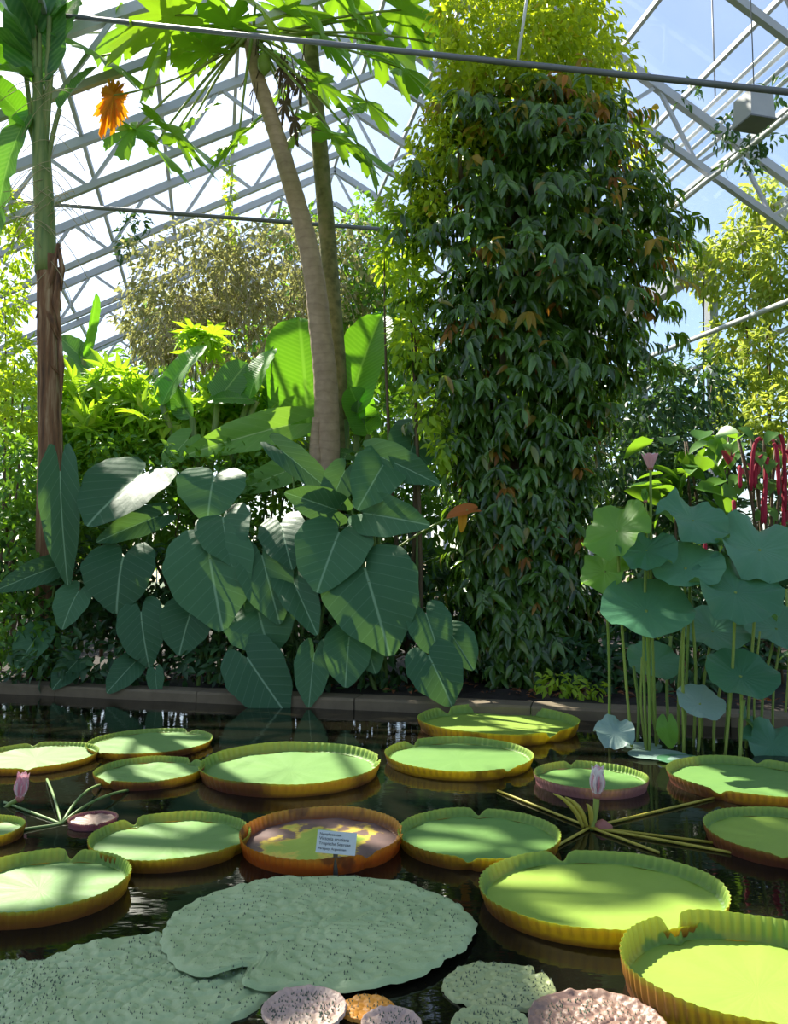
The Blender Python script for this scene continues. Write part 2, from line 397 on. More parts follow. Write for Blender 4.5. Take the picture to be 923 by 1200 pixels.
def pad_mat(name, a, b, tr, tf, blotch=None, rough=.45):
    g = G(name); uv = g.n('ShaderNodeUVMap').outputs[0]
    sx = g.n('ShaderNodeSeparateXYZ', {0: uv}); ang = g.math('ARCTAN2', sx.outputs[0], sx.outputs[1])
    rad = g.n('ShaderNodeVectorMath', {0: uv}, operation='LENGTH').outputs['Value']
    saw = g.math('ABSOLUTE', g.math('SINE', g.math('MULTIPLY', ang, 17)))
    nz = g.noise(4, 4); fine = g.noise(38, 3)
    col = g.mix(nz, hexc(a), hexc(b)); col = g.mix(g.n('ShaderNodeMapRange', {0: saw, 1: .06, 2: 0, 3: 0, 4: .2}).outputs[0], col, hexc(b))
    if blotch:
        k = g.math('ADD', g.noise(5, 5), g.math('MULTIPLY', g.math('SUBTRACT', rad, .6), .55))
        col = g.ramp(k, (.40, hexc('a3b84a')), (.47, hexc('d6c552')), (.50, hexc('d0b048')), (.53, hexc('7a6058')), (.70, hexc('6a5450')))
    sh = g.pr(col, rough, **{'Specular IOR Level': .4, 'Normal': g.bump(g.math('ADD', g.math('MULTIPLY', fine, .5), g.math('MULTIPLY', saw, .15)), .10, .02)})
    t = g.n('ShaderNodeBsdfTranslucent', {0: hexc(tr)}).outputs[0]
    return g.end(g.n('ShaderNodeMixShader', {0: tf, 1: sh, 2: t}).outputs[0])
def rim_mat(name, low, mid, top, tr, tf=.4, spots=0):
    g = G(name); uv = g.n('ShaderNodeUVMap').outputs[0]; sx = g.n('ShaderNodeSeparateXYZ', {0: uv})
    k = g.math('ADD', sx.outputs[1], g.math('MULTIPLY', g.math('SUBTRACT', g.noise(7, 4), .5), .5))
    rib = g.math('ABSOLUTE', g.math('SINE', g.math('MULTIPLY', sx.outputs[0], 226.2)))
    col = g.ramp(k, (.15, hexc(low)), (.72, hexc(mid)), (1.0, hexc(top)))
    col = g.mix(g.n('ShaderNodeMapRange', {0: rib, 1: .25, 2: 0, 3: 0, 4: .45}).outputs[0], col, hexc(low))
    if spots: col = g.mix(g.n('ShaderNodeMapRange', {0: g.noise(6, 3), 1: .6, 2: .68, 3: 0, 4: spots}).outputs[0], col, hexc('5a3a2c'))
    sh = g.pr(col, .5, Normal=g.bump(rib, .4, .01))
    t = g.n('ShaderNodeBsdfTranslucent', {0: g.mix(.5, hexc(tr), col)}).outputs[0]
    return g.end(g.n('ShaderNodeMixShader', {0: tf, 1: sh, 2: t}).outputs[0])
M['pad'] = pad_mat('lily_pad_green', '648c4a', '769e52', 'b8d838', .12)
M['pad_sunlit'] = pad_mat('lily_pad_sunlit', '86a442', '98b24c', 'd0e030', .12)  # lit copy of the pad green, sunlight put into the colour
M['pad_dead'] = pad_mat('lily_pad_withering', 'a3b84a', 'd6c552', 'c8b840', .1, True)
M['rim_in'] = rim_mat('rim_inside', '8cb458', '9cc05a', 'b4cc5a', 'd0e840', .5)
M['rim_out'] = rim_mat('rim_outside_red', '6a3426', '9a5834', '9aa444', 'd8a030', .3)
M['rim_gold'] = rim_mat('rim_outside_gold', '7a4420', 'a8702a', 'b0b040', 'f0c020', .35)
M['rim_pink'] = rim_mat('rim_outside_pink', '9a6468', 'b47c80', 'a08c60', 'd09080', .3)
M['rim_dead'] = rim_mat('rim_orange', 'c05c1c', 'd88426', 'd09a34', 'f0901c', .4, .8)  # withering orange, brightened to paint in the glow of sun through the rim
M['rim_dead_in'] = rim_mat('rim_orange_inside', '8a5a30', 'cc9a34', 'd4a83c', 'f0b020', .4, .7)
def spiny_mat(name, a, b, c, gap):
    g = G(name); uv = g.n('ShaderNodeUVMap').outputs[0]; sx = g.n('ShaderNodeSeparateXYZ', {0: uv})
    col = g.mix(g.noise(5, 4), hexc(a), hexc(b)); col = g.mix(g.math('MULTIPLY', g.noise(2.3, 2), .6), col, hexc(c))
    return g.end(g.pr(col, .5, **{'Specular IOR Level': .5, 'Normal': g.bump(g.noise(60, 3), .25, .01)}))
M['spiny'] = spiny_mat('spiny_pad_green', '748e58', '98ae78', 'bcca98', 1)
M['spiny_pale'] = spiny_mat('spiny_pad_olive', '8a9a62', 'a0aa70', 'b0b080', 1)
M['spiny_pink'] = spiny_mat('spiny_pad_pink', 'b08a84', 'c8a698', 'a8a080', 1)
M['spiny_orange'] = spiny_mat('spiny_pad_orange', 'd08a24', 'e0a030', 'c87830', 1)
M['spiny_purple'] = spiny_mat('spiny_pad_purple', '7a5450', '96706a', '88805c', 1)
M['spine'] = plain('spine', '3a4a3a', '52604a', .6, 20)

# ------------------------------------------------------------------ setting: pond, kerb, bed, greenhouse
KA, KB = Wt(0, 813), Wt(720, 846)                  # the kerb's water line
kd = (KB - KA).normalized(); kn = Vector((-kd.y, kd.x, 0))
if kn.y < 0: kn = -kn
K0, K1 = KA - kd * 9, KB + kd * 7
def kerbY(px):
    d = ray(px, 700); t = kn.dot(KA) / kn.dot(Vector((d.x, d.y, 0))); return t * d.y
v = [(-14, -3, 0), (14, -3, 0), tuple(K1 + kn * .05), tuple(K0 + kn * .05)]
tagp(put('pond_water', mk('pond_water', v, [(0, 1, 2, 3)]), M['water']), 'dark still water of the lily pond', 'water', kind='structure')
v, f = [], []
NX, NY = 40, 30
for j in range(NY + 1):
    for i in range(NX + 1):
        p = K0 + (K1 - K0) * (i / NX) + kn * (.2 + 46 * (j / NY) ** 1.6); v.append((p.x, p.y, .10 + (.05 * math.sin(i * 2.1 + j * 1.7) if j else 0) + .012 * j))
for j in range(NY):
    for i in range(NX):
        a = j * (NX + 1) + i; f.append((a, a + 1, a + NX + 2, a + NX + 1))
tagp(put('ground', mk('ground', v, f), M['soil']), 'dark soil of the planted bed behind the pond', 'ground', kind='structure')
tagp(put('ground_outside', mk('ground_outside', [(-160, -60, -.3), (160, -60, -.3), (160, 240, -.3), (-160, 240, -.3)], [(0, 1, 2, 3)]), plain('lawn', '33421f', '4a5a2c', .95, 3)), 'lawn outside the greenhouse glass', 'lawn', kind='structure')
ke = empty('pond_kerb', K0, 'weathered stone kerb edging the pond', 'kerb', kind='structure')
L = (K1 - K0).length; n = 12
for i in range(n):
    a, b = L * i / n + .006, L * (i + 1) / n - .006; jit = random.uniform(-.01, .01)
    vs_, fs = [], []
    prof = [(0 + jit, -.1), (0 + jit, .10), (.02 + jit, .125), (.30, .135), (.32, .11), (.32, -.1)]
    for t in (a, b):
        for (q, z) in prof: vs_.append(K0 + kd * t + kn * q + Vector((0, 0, z)))
    m_ = len(prof)
    for k in range(m_): fs.append((k, (k + 1) % m_, m_ + (k + 1) % m_, m_ + k))
    fs += [tuple(range(m_)), tuple(range(2 * m_ - 1, m_ - 1, -1))]
    put('kerb_stone', mk('kerb_stone', vs_, fs, smooth=False), M['kerb'], ke)

PSI = math.atan((W0 / 2 - 250) / F); cs, ss = math.cos(PSI), math.sin(PSI)
RU, RZ, UL, UR, SL = 3.1, 12.7, -11.0, 10.6, .55
def hz(u): return RZ - SL * abs(u - RU)
HW = [0.5 + 3.0 * i for i in range(17)]
def house(name, w, kind='structure', label=None, cat=None):
    e = empty(name, (-w * ss, w * cs, 0), label, cat, kind=kind); e.rotation_euler = (0, 0, PSI); return e
def child(name, me, m, par):
    o = bpy.data.objects.new(name, me); COL.objects.link(o); o.parent = par
    if not me.materials: me.materials.append(m)
    return o
DEP = .95
nodesR = np.linspace(RU, UR, 6); nodesL = np.linspace(RU, UL, 10)
tmesh = []
for nodes in (nodesR, nodesL):
    a, b = nodes[0], nodes[-1]; sg = 1 if b > a else -1
    tmesh.append(('rafter', mk('rafter', *beam((a, 0, hz(a)), (b, 0, hz(b)), .13, .16), smooth=False)))
    tmesh.append(('lower_chord', mk('lower_chord', *beam((a, 0, hz(a) - DEP), (b - sg * .4, 0, hz(b - sg * .4) - DEP), .10, .12), smooth=False)))
    for i in range(len(nodes) - 1):
        u0, u1 = nodes[i], nodes[i + 1]; um = (u0 + u1) / 2
        tmesh.append(('strut', mk('strut', *beam((u0, 0, hz(u0)), (um, 0, hz(um) - DEP), .06), smooth=False)))
        tmesh.append(('strut', mk('strut', *beam((um, 0, hz(um) - DEP), (u1, 0, hz(u1)), .06), smooth=False)))
tmesh.append(('post', mk('post', *beam((UR, 0, .05), (UR, 0, hz(UR)), .2, .2), smooth=False)))
tmesh.append(('post', mk('post', *beam((UL, 0, .05), (UL, 0, hz(UL)), .2, .2), smooth=False)))
for i, w in enumerate(HW):
    e = house('roof_truss', w, label='white steel lattice roof truss of the greenhouse', cat='truss'); e['group'] = 'greenhouse roof trusses'
    for nm, me in tmesh: child(nm, me, M['paint'], e)
pl = np.concatenate([np.linspace(RU, UR, 7), np.linspace(RU, UL, 11)[1:]])
e = house('roof_purlins', 0, label='long steel purlins running under the glass roof', cat='purlins')
WE = HW[-1]
for u in pl: child('purlin', mk('purlin', *beam((u, HW[0], hz(u) + .12), (u, WE, hz(u) + .12), .07, .09), smooth=False), M['paint'], e)
child('gutter', mk('gutter', *beam((UR + .1, HW[0], hz(UR) - .1), (UR + .1, WE, hz(UR) - .1), .3, .3), smooth=False), M['paint'], e)
e = house('roof_glazing', 0, label='clear glass panes of the greenhouse roof', cat='glazing')
for side in (np.linspace(RU, UR, 7), np.linspace(RU, UL, 11)):
    for a, b in zip(side[:-1], side[1:]):
        sg = 1 if b > a else -1; a2, b2 = a + sg * .03, b - sg * .03; z = .18
        me = mk('roof_pane', [(a2, .02, hz(a2) + z), (b2, .02, hz(b2) + z), (b2, 2.98, hz(b2) + z), (a2, 2.98, hz(a2) + z)], [(0, 1, 2, 3)], smooth=False)
        for w in HW[:-1]:
            o = child('roof_pane', me, M['glass'], e); o.location = (0, w, 0)
for nm, u, sgn in (('wall_right', UR, 1), ('wall_left', UL, -1)):
    e = house(nm, 0, label='glazed side wall hung with the pale climber' if sgn > 0 else 'low glazed side wall beyond the tall banana tree', cat='wall')
    zz = hz(u) - .2
    me = mk('wall_pane', [(u + sgn * .12, .1, .9), (u + sgn * .12, 2.9, .9), (u + sgn * .12, 2.9, zz), (u + sgn * .12, .1, zz)], [(0, 1, 2, 3)], smooth=False)
    for w in HW[:-1]:
        o = child('wall_pane', me, M['glass'], e); o.location = (0, w, 0)
    child('sill_wall', mk('sill_wall', *box(u - .1, u + .15, HW[0], WE, 0, .9), smooth=False), M['kerb'], e)
    for z in (2.6, 4.4, 6.2):
        if z < zz: child('wall_rail', mk('wall_rail', *beam((u, HW[0], z), (u, WE, z), .06, .08), smooth=False), M['paint'], e)
e = house('wall_back', WE, label='glazed gable end of the greenhouse', cat='wall')
child('gable_pane', mk('gable_pane', [(UL, .1, 0), (UR, .1, 0), (UR, .1, hz(UR)), (RU, .1, RZ), (UL, .1, hz(UL))], [(0, 1, 2, 3, 4)], smooth=False), M['glass'], e)
for u in np.linspace(UL, UR, 12): child('mullion', mk('mullion', *beam((u, 0, 0), (u, 0, hz(u)), .08), smooth=False), M['paint'], e)

# tie pipes, heating pipes and lamp under the roof
def tie_pipe(pa, pb, Ya, rad, label, Yb=None):
    a = P(pa[0], pa[1], Ya); b = P(pb[0], pb[1], Yb) if Yb else Wt(pb[0], pb[1], a.z); d = (b - a).normalized()
    tagp(tpart('tie_pipe', [a - d * (.4 if Yb else 4.5), b + d * (4.2 if Yb else 1.5)], rad, M['pipe'], None, 10), label, 'pipe')
tie_pipe((90, 20), (830, 98), 11.2, .036, 'dark grey brace pipe crossing in front of the creeper column top', 8.5)
tie_pipe((68, 240), (465, 270), 15.0, .04, 'grey tie pipe crossing behind the papaya trunks')
dv = Vector((-ss, cs, 0))
for i, (px, py, lab) in enumerate([(838, 118, 'uppermost of four parallel white heating pipes under the roof'), (846, 127, 'second from top of four parallel white heating pipes'), (854, 136, 'third from top of four parallel white heating pipes'), (862, 145, 'lowest of four parallel white heating pipes under the roof')]):
    p = P(px, py, 14.0); tagp(tpart('heating_pipe', [p - dv * 9, p + dv * 9], .038, M['whitepipe'], None, 8), lab, 'pipe')
hp = P(838, 120, 14.0); tagp(tpart('pipe_hanger', [hp, Vector((hp.x, hp.y, hp.z + 2.2))], .015, M['pipe'], None, 6), 'thin rod hanging the white heating pipes', 'rod')
p = P(868, 180, 13.0); tagp(tpart('roof_pipe', [p - dv * 7, p + dv * 3.5], .05, M['whitepipe'], None, 8), 'single pale pipe under the box lamp', 'pipe')
a, b = P(768, 415, 17.5), P(923, 353, 12.6); tagp(tpart('wall_pipe', [a - (b - a) * .3, a, b, b + (b - a) * .5], .05, M['whitepipe'], None, 8), 'pale slanting pipe in front of the climber wall', 'pipe')
a = P(617, 0, 9.2); b = P(606, 74, 9.25); tagp(tpart('hanging_rod', [a + (a - b) * .9, b], .02, M['whitepipe'], None, 6), 'thin steel rod hanging down to the dark tie pipe', 'rod')
c = P(884, 128, 9.6); s = S(17, 9.6)
e = empty('box_lamp', c, 'grey box floodlight hanging under the roof', 'lamp')
vv = []
for z, k, h in ((1.0, .93, 1), (-1.0, 1, 1)):
    for x, y in ((-1, -1), (1, -1), (1, 1), (-1, 1)): vv.append((c.x + x * s * k, c.y + y * s * k + .02, c.z + z * s * 1.0))
R_ = Matrix.Translation(c) @ Matrix.Rotation(math.radians(14), 4, 'Z') @ Matrix.Translation(-c)
put('housing', mk('housing', vv, [(3, 2, 1, 0), (4, 5, 6, 7), (0, 1, 5, 4), (1, 2, 6, 5), (2, 3, 7, 6), (3, 0, 4, 7)], smooth=False), M['lampbox'], e, R_)
vv, ff = box(c.x - s * 1.05, c.x + s * 1.05, c.y - s * 1.05 + .02, c.y + s * 1.05 + .02, c.z - s * 1.12, c.z - s)
put('lens_frame', mk('lens_frame', vv, ff, smooth=False), M['pipe'], e, R_)
for q in (-1, 1): tpart('bracket', [c + Vector((q * s * .5, 0, s)), c + Vector((q * s * .5, 0, s * 1.45))], .008, M['pipe'], e, 6)
tpart('suspension_cable', [c + Vector((0, 0, s * 1.45)), c + Vector((0, 0, 3.2))], .007, M['pipe'], e, 6)

# ------------------------------------------------------------------ giant water-lily pads
def fit(x0, x1, y0, y1, h, base=.95):
    cx = (x0 + x1) / 2; Yf, Yb = Wt(cx, y1).y, Wt(cx, y0, h).y
    ry = (Yb - Yf) / (1 + base); Yc = Yf + base * ry; rx = (x1 - x0) / 2 / F * Yc / CP
    ry = min(max(ry, .85 * rx), 1.06 * rx); Yc = Yf + base * ry
    return Vector((P(cx, (y0 + y1) / 2, Yc).x, Yc, 0)), rx, ry
def adiff(a, b): return (a - b + math.pi) % (2 * math.pi) - math.pi
def lily_pad(label, x0, x1, y0, y1, h, notches, fm='pad', om='rim_out', im='rim_in', seed=0):
    h *= .6; c, rx, ry = fit(x0, x1, y0, y1, h); r = random.Random(seed); n = 288
    e = empty('lily_pad', c, label, 'lily pad', 'giant water lily pads on the pond')
    nt_ = [(math.radians(a), d) for a, d in notches]; ph = r.uniform(0, 6)
    def dip(t): return max([d * math.exp(-(adiff(t, a) / .075) ** 2) for a, d in nt_] + [0])
    def hh(t): return h * (1 + .05 * math.sin(3 * t + ph) + .03 * math.sin(7 * t + ph)) * (1 - .82 * dip(t))
    def rr(t): return (1 + .012 * math.sin(2 * t + ph)) * (1 - .07 * dip(t))
    zf = .022
    v, f, uv = [(0, 0, zf)], [], [(0, 0)]; R = 7
    for j in range(1, R + 1):
        q = .945 * j / R
        for k in range(n // 2):
            t = 2 * math.pi * k / (n // 2); q2 = q * rr(t)
            v.append((math.cos(t) * rx * q2, math.sin(t) * ry * q2, zf + .003 * math.sin(t * 11 + ph) * (j / R) ** 2)); uv.append((math.cos(t) * q, math.sin(t) * q))
    m = n // 2
    for k in range(m):
        k2 = (k + 1) % m; f.append((0, 1 + k, 1 + k2))
        for j in range(R - 1):
            a = 1 + j * m; f.append((a + k, a + m + k, a + m + k2, a + k2))
    put('pad_floor', mk('pad_floor', v, f, uv), M[fm], e, Matrix.Translation(c))
    # rim: inner and outer skin of the upturned, ribbed edge
    prof = [(.93, .0), (.957, .10), (.968, .32), (.976, .58), (.986, .84), (1.0, 1.0)]
    for nm, off, mm in (('rim_inside', 0.0, im), ('rim_outside', .006, om)):
        v, f, uv = [], [], []
        pr = prof if nm == 'rim_inside' else [(.945, -.15)] + prof[1:]
        for q, z in pr:
            for k in range(n):
                t = 2 * math.pi * k / n; rib = .007 * math.sin(k * math.pi / 2 + .7) * min(1, max(z, 0) * 3) * (1 - .4 * z)
                a = q * rr(t); a = a + off * min(1, 4 * (1.02 - z)) / rx + rib / rx
                zz = zf + z * hh(t) if z > 0 else (zf + .002 if nm == 'rim_inside' else -.015)
                v.append((math.cos(t) * rx * a, math.sin(t) * ry * a, zz)); uv.append((t / 6.2832, max(z, 0)))
        for j in range(len(pr) - 1):
            for k in range(n):
                k2 = (k + 1) % n; q = (j * n + k, j * n + k2, (j + 1) * n + k2, (j + 1) * n + k); f.append(q if off else q[::-1])
        put(nm, mk(nm, v, f, uv), M[mm], e, Matrix.Translation(c))
    return c, rx, ry
lily_pad('shaded green lily pad cut by the photo edge near the pink bud', -25, 108, 868, 909, .06, [(117, .8), (-72, .8)], seed=1)
lily_pad('green lily pad farthest back on the papaya side, behind a smaller pad', 108, 245, 853, 891, .06, [(66, .9), (-123, .7)], seed=2)
lily_pad('small green lily pad touching the large tall-rimmed pad', 116, 235, 886, 927, .075, [(53, .9), (-120, .9)], seed=3)
lily_pad('large lily pad with tall even rim and a sunny patch inside', 240, 441, 868, 935, .125, [(8, .5), (-172, .3)], seed=4)
lily_pad('green lily pad beside the withering orange pad, notch at its back', 110, 290, 955, 1023, .085, [(135, .95), (-22, .4)], om='rim_gold', seed=5)
lily_pad('withering lily pad with orange rim and brown blotches behind the sign', 284, 470, 949, 1026, .11, [(2, .6), (-53, .6)], 'pad_dead', 'rim_dead', 'rim_dead_in', seed=6)
lily_pad('large lily pad with gold rim nearest the lower photo edge, papaya side', -52, 144, 999, 1090, .10, [(90, .95), (-110, .6)], om='rim_gold', seed=7)
lily_pad('sliver of a green lily pad cut off at the photo edge', -90, 22, 958, 1000, .07, [(150, .5)], om='rim_gold', seed=8)
lily_pad('lily pad with yellow outer rim farthest back, by the kerb', 493, 672, 822, 874, .15, [(127, .9), (-58, .9)], 'pad_sunlit', 'rim_gold', seed=9)
lily_pad('sunlit lily pad in front of the yellow-rimmed pad by the kerb', 453, 621, 863, 915, .095, [(128, .9), (-55, .8)], om='rim_gold', seed=10)
lily_pad('small lily pad with pinkish outer rim behind the white bud', 629, 754, 893, 937, .085, [(98, .6)], om='rim_pink', seed=11)
lily_pad('lily pad beside the lotus stalks, cut by the photo edge', 790, 968, 886, 947, .10, [(-136, .8), (60, .7)], seed=12)
lily_pad('lily pad between the withering pad and the white bud, centred notch', 470, 651, 950, 1022, .085, [(84, .95), (-103, .8)], om='rim_gold', seed=13)
lily_pad('largest bright lime lily pad with a notch facing the white bud', 568, 842, 1000, 1113, .10, [(100, .95), (-80, .6)], 'pad_sunlit', 'rim_gold', seed=14)
lily_pad('half-seen lily pad at the photo edge where thin stalks end', 833, 1010, 948, 1022, .09, [(-120, .4)], 'pad_sunlit', seed=15)
lily_pad('yellow-green lily pad with a very tall notched rim in the corner', 741, 1034, 1073, 1250, .17, [(112, .98), (-70, .7)], 'pad_sunlit', 'rim_gold', seed=16)
e = lily_pad('tiny pinkish young lily pad with rolled-in edges among bent stalks', 83, 135, 953, 974, .03, [(-60, .7)], 'spiny_purple', 'rim_pink', 'rim_pink', seed=17)

def spiny_pad(label, x0, x1, y0, y1, fm, cells, amp, seed, z0=.012, spines=True, notch=None, rim=0.0):
    c, rx, ry = fit(x0, x1, y0, y1, 0, 1.0); r = np.random.default_rng(seed)
    e = empty('spiny_lily_pad', c, label, 'lily pad', 'spiny flat lily pads in front')
    R, n = 46, 190
    q = np.sqrt(r.random(cells)) * .97; a = r.random(cells) * 2 * np.pi; pts = np.stack([q * np.cos(a), q * np.sin(a)], 1)
    cell = math.sqrt(math.pi / cells)
    rad = (np.arange(1, R + 1) / R)[:, None]; th = (np.arange(n) / n * 2 * np.pi)[None]
    edge = 1 + .012 * np.sin(th * 5 + seed) + .008 * np.sin(th * 13 + seed) + .006 * np.sin(th * 41)
    if notch is not None: edge = edge * (1 - .22 * np.exp(-(((th - math.radians(notch) + np.pi) % (2 * np.pi) - np.pi) / .08) ** 2))
    X = (rad * np.cos(th) * edge).ravel(); Yy = (rad * np.sin(th) * edge).ravel()
    d = np.full(len(X), 9.0); 
    for p0 in pts: d = np.minimum(d, (X - p0[0]) ** 2 + (Yy - p0[1]) ** 2)
    Z = z0 + amp * np.clip(1 - d / (cell * .72) ** 2, 0, 1) ** .8 + amp * .5 * np.sin(X * 5 + seed) * np.sin(Yy * 4 + seed) * .5
    rr_ = np.broadcast_to(rad, (R, n)).ravel(); Z = Z + rim * np.clip(rr_ - .8, 0, 1) / .2; Z = np.where(rr_ > .99, Z - .012, Z)
    v = np.vstack([[[0, 0, z0]], np.stack([X * rx, Yy * ry, Z], 1)]); uv = np.vstack([[[0, 0]], np.stack([X, Yy], 1)])
    k = np.arange(n); k2 = (k + 1) % n; f = [np.stack([np.zeros(n, int), 1 + k, 1 + k2], 1)]
    for j in range(R - 1):
        b = 1 + j * n; f += [np.stack([b + k, b + n + k, b + n + k2], 1), np.stack([b + k, b + n + k2, b + k2], 1)]
    put('blistered_blade', mk('blistered_blade', v, np.vstack(f), uv), M[fm], e, Matrix.Translation(c))
    if spines:
        sv = np.array([(-.003, -.003, 0), (.003, -.003, 0), (0, .0035, 0), (0, 0, .009)]); sf = np.array([(0, 1, 3), (1, 2, 3), (2, 0, 3)])
        pos = np.stack([pts[:, 0] * rx + c.x, pts[:, 1] * ry + c.y, np.full(cells, z0 + amp * .8)], 1)
        cloud('spines', (sv, sf, sv[:, :2]), pos, np.tile([0., 1, 0], (cells, 1)) + rn(cells) * .2, np.tile([0., 0, 1], (cells, 1)) + rn(cells) * .25, np.ones(cells), M['spine'], e)
spiny_pad('largest grey-green blistered pad lying flat in front of the sign', 198, 550, 1038, 1172, 'spiny', 640, .012, 1, z0=.034, notch=-118)
spiny_pad('grey-green blistered pad overlapped by the largest flat pad', 22, 318, 1094, 1232, 'spiny', 520, .012, 2, z0=.008, notch=40)
spiny_pad('blistered flat pad cut off in the lower photo corner', -100, 64, 1092, 1225, 'spiny', 320, .011, 3, z0=.004)
spiny_pad('small olive blistered pad with dark specks on open water', 521, 648, 1131, 1189, 'spiny_pale', 160, .008, 4, notch=35)
spiny_pad('pale pink young pad under the largest flat pad', 309, 404, 1169, 1226, 'spiny_pink', 200, .005, 5, z0=.03, rim=.015)
spiny_pad('small orange young pad beside the pale pink pad', 398, 462, 1172, 1200, 'spiny_orange', 40, .006, 6, z0=.01)
spiny_pad('orange-pink young pad at the lower photo edge', 424, 492, 1187, 1232, 'spiny_pink', 120, .005, 7, z0=.02, rim=.012)
spiny_pad('pale olive young pad at the lower photo edge below the small olive pad', 530, 622, 1188, 1240, 'spiny_pale', 140, .005, 8, z0=.02, rim=.012)
spiny_pad('purplish ruffled pad at the lower photo edge', 622, 775, 1172, 1250, 'spiny_purple', 300, .008, 9, z0=.02, rim=.02)

# buds, flowers and stalks on the water
PET = tm('petal', t_simple(6, .5, -.05, .18, .7, .45))
def bud(name, label, base, L, mats, stalk, srad, lean=(0, 0, 1), open_=.18, nrow=(5, 6, 7)):
    e = empty(name, stalk[0], label, 'flower'); up = Vector(lean).normalized()
    ax = up.cross(Vector((1, 0, 0))).normalized(); bx_ = up.cross(ax)
    tpart('stalk', spline(stalk, 4), srad, M['lotus_stalk'], e, 8)
    rc = tube([base - up * L * .12, base, base + up * L * .2], [srad * .9, L * .16, L * .12], 10); put('receptacle', mk('receptacle', *rc), M['sepal'], e)
    for i, k in enumerate(nrow):
        for j in range(k):
            t = 2 * math.pi * (j + .5 * i) / k; rd = ax * math.cos(t) + bx_ * math.sin(t)
            op = open_ * (1.0 - .3 * i); d = (up + rd * op).normalized()
            put('petal', PET, M[mats[min(i, len(mats) - 1)]], e, lm(base + rd * L * (.14 - .03 * i), d, -rd, L * 1.05, L * (1 - .04 * i), L * .9))
    return e
wb = Wt(691, 972)
top = P(699, 932, wb.y)
bud('water_lily_bud', 'white and blush water lily bud standing over radiating yellow stalks', top, S(34, wb.y), ['white', 'pink', 'white'], [wb + Vector((0, 0, -.05)), (wb + top) / 2 + Vector((.012, 0, 0)), top], .018, (.05, -.05, 1), .12)
pb = Wt(20, 945); top = P(23, 936, pb.y)
bud('water_lily_bud', 'pale pink water lily bud low on the water', top, S(30, pb.y), ['pink', 'pink', 'white'], [pb + Vector((-.12, 0, -.05)), pb + Vector((-.05, 0, .01)), top], .016, (.1, 0, 1), .15)
cn = empty('lily_stalk_cluster', wb, 'knot of yellow lily stalks radiating over the water below the white bud', 'water lily')
zc = .012
for (px, py, hump) in ((583, 928, .0), (838, 936, .0), (842, 990, 0), (868, 1003, 0), (772, 1001, 0), (640, 1000, 0)):
    t = Wt(px, py); m_ = (wb + t) / 2; tpart('stalk', curve(wb + Vector((0, 0, zc)), m_ + Vector((0, 0, zc + hump)), t + Vector((0, 0, .008)), 8), .008, M['ystalk'], cn, 7)
for (px, py, lx) in ((662, 934, -.03), (648, 930, -.08), (687, 942, .01)):
    t = P(px, py, wb.y - .02); tpart('young_leaf_shoot', curve(wb + Vector((lx * .5, 0, 0)), (wb + t) / 2 + Vector((.03, 0, .05)), t, 8), [.010, .012, .015, .016, .015, .012, .008, .003], M['ystalk'], cn, 8)
vv, ff = tube([wb + Vector((.08, 0, -.02)), wb + Vector((.08, 0, .03)), wb + Vector((.09, 0, .05))], [.05, .055, .02], 10)
put('rootstock', mk('rootstock', vv, ff), M['sepal'], cn)
w2 = Wt(72, 966)
cn = empty('lily_stalk_cluster', w2, 'cluster of bent green lily stalks beside the tiny young pad', 'water lily')
for (px, py, hump) in ((55, 915, .12), (120, 921, .28), (150, 928, .2), (5, 942, .02), (20, 975, .01)):
    t = Wt(px, py); tpart('stalk', curve(w2 + Vector((0, 0, .0)), (w2 * .6 + t * .4) + Vector((0, 0, hump * .45)), t + Vector((0, 0, .01)), 9), .009, M['taro_stalk'], cn, 7)

# botanical sign
sb = Wt(393, 1027); sy = sb.y
e = empty('plant_sign', sb, 'small grey botanical name plate on a stake before the withering pad', 'sign')
tpart('stake', [sb + Vector((0, .012, -.1)), P(393, 999, sy + .012), P(393, 985, sy + .012)], .012, M['stake'], e, 8)
pc = P(394, 987.5, sy); hw, hh_ = S(22.5, sy), S(12, sy); tilt = Matrix.Translation(pc) @ Matrix.Rotation(math.radians(5), 4, 'Y') @ Matrix.Rotation(math.radians(-14), 4, 'X')
vv, ff = box(-hw, hw, -.003, .003, -hh_, hh_)
put('name_plate', mk('name_plate', vv, ff, smooth=False), M['plate'], e, tilt)
for i, (tx, sz) in enumerate((('Nymphaeaceae', .8), ('Victoria cruziana', 1.0), ('Tropische Seerose', .95), ('Paraguay, Argentinien', .72))):
    cu = bpy.data.curves.new('lettering', 'FONT'); cu.body = tx; cu.size = hh_ * .42 * sz; cu.extrude = .0004
    tmp = bpy.data.objects.new('tmp', cu); COL.objects.link(tmp)
    dg = bpy.context.evaluated_depsgraph_get(); me = bpy.data.meshes.new_from_object(tmp.evaluated_get(dg)); bpy.data.objects.remove(tmp)
    me.name = 'lettering'; me.materials.clear()
    put('lettering', me, M['ink'], e, tilt @ Matrix.Translation((-hw * .88, -.0042, hh_ * (.58 - .42 * i))) @ Matrix.Rotation(math.pi / 2, 4, 'X'))

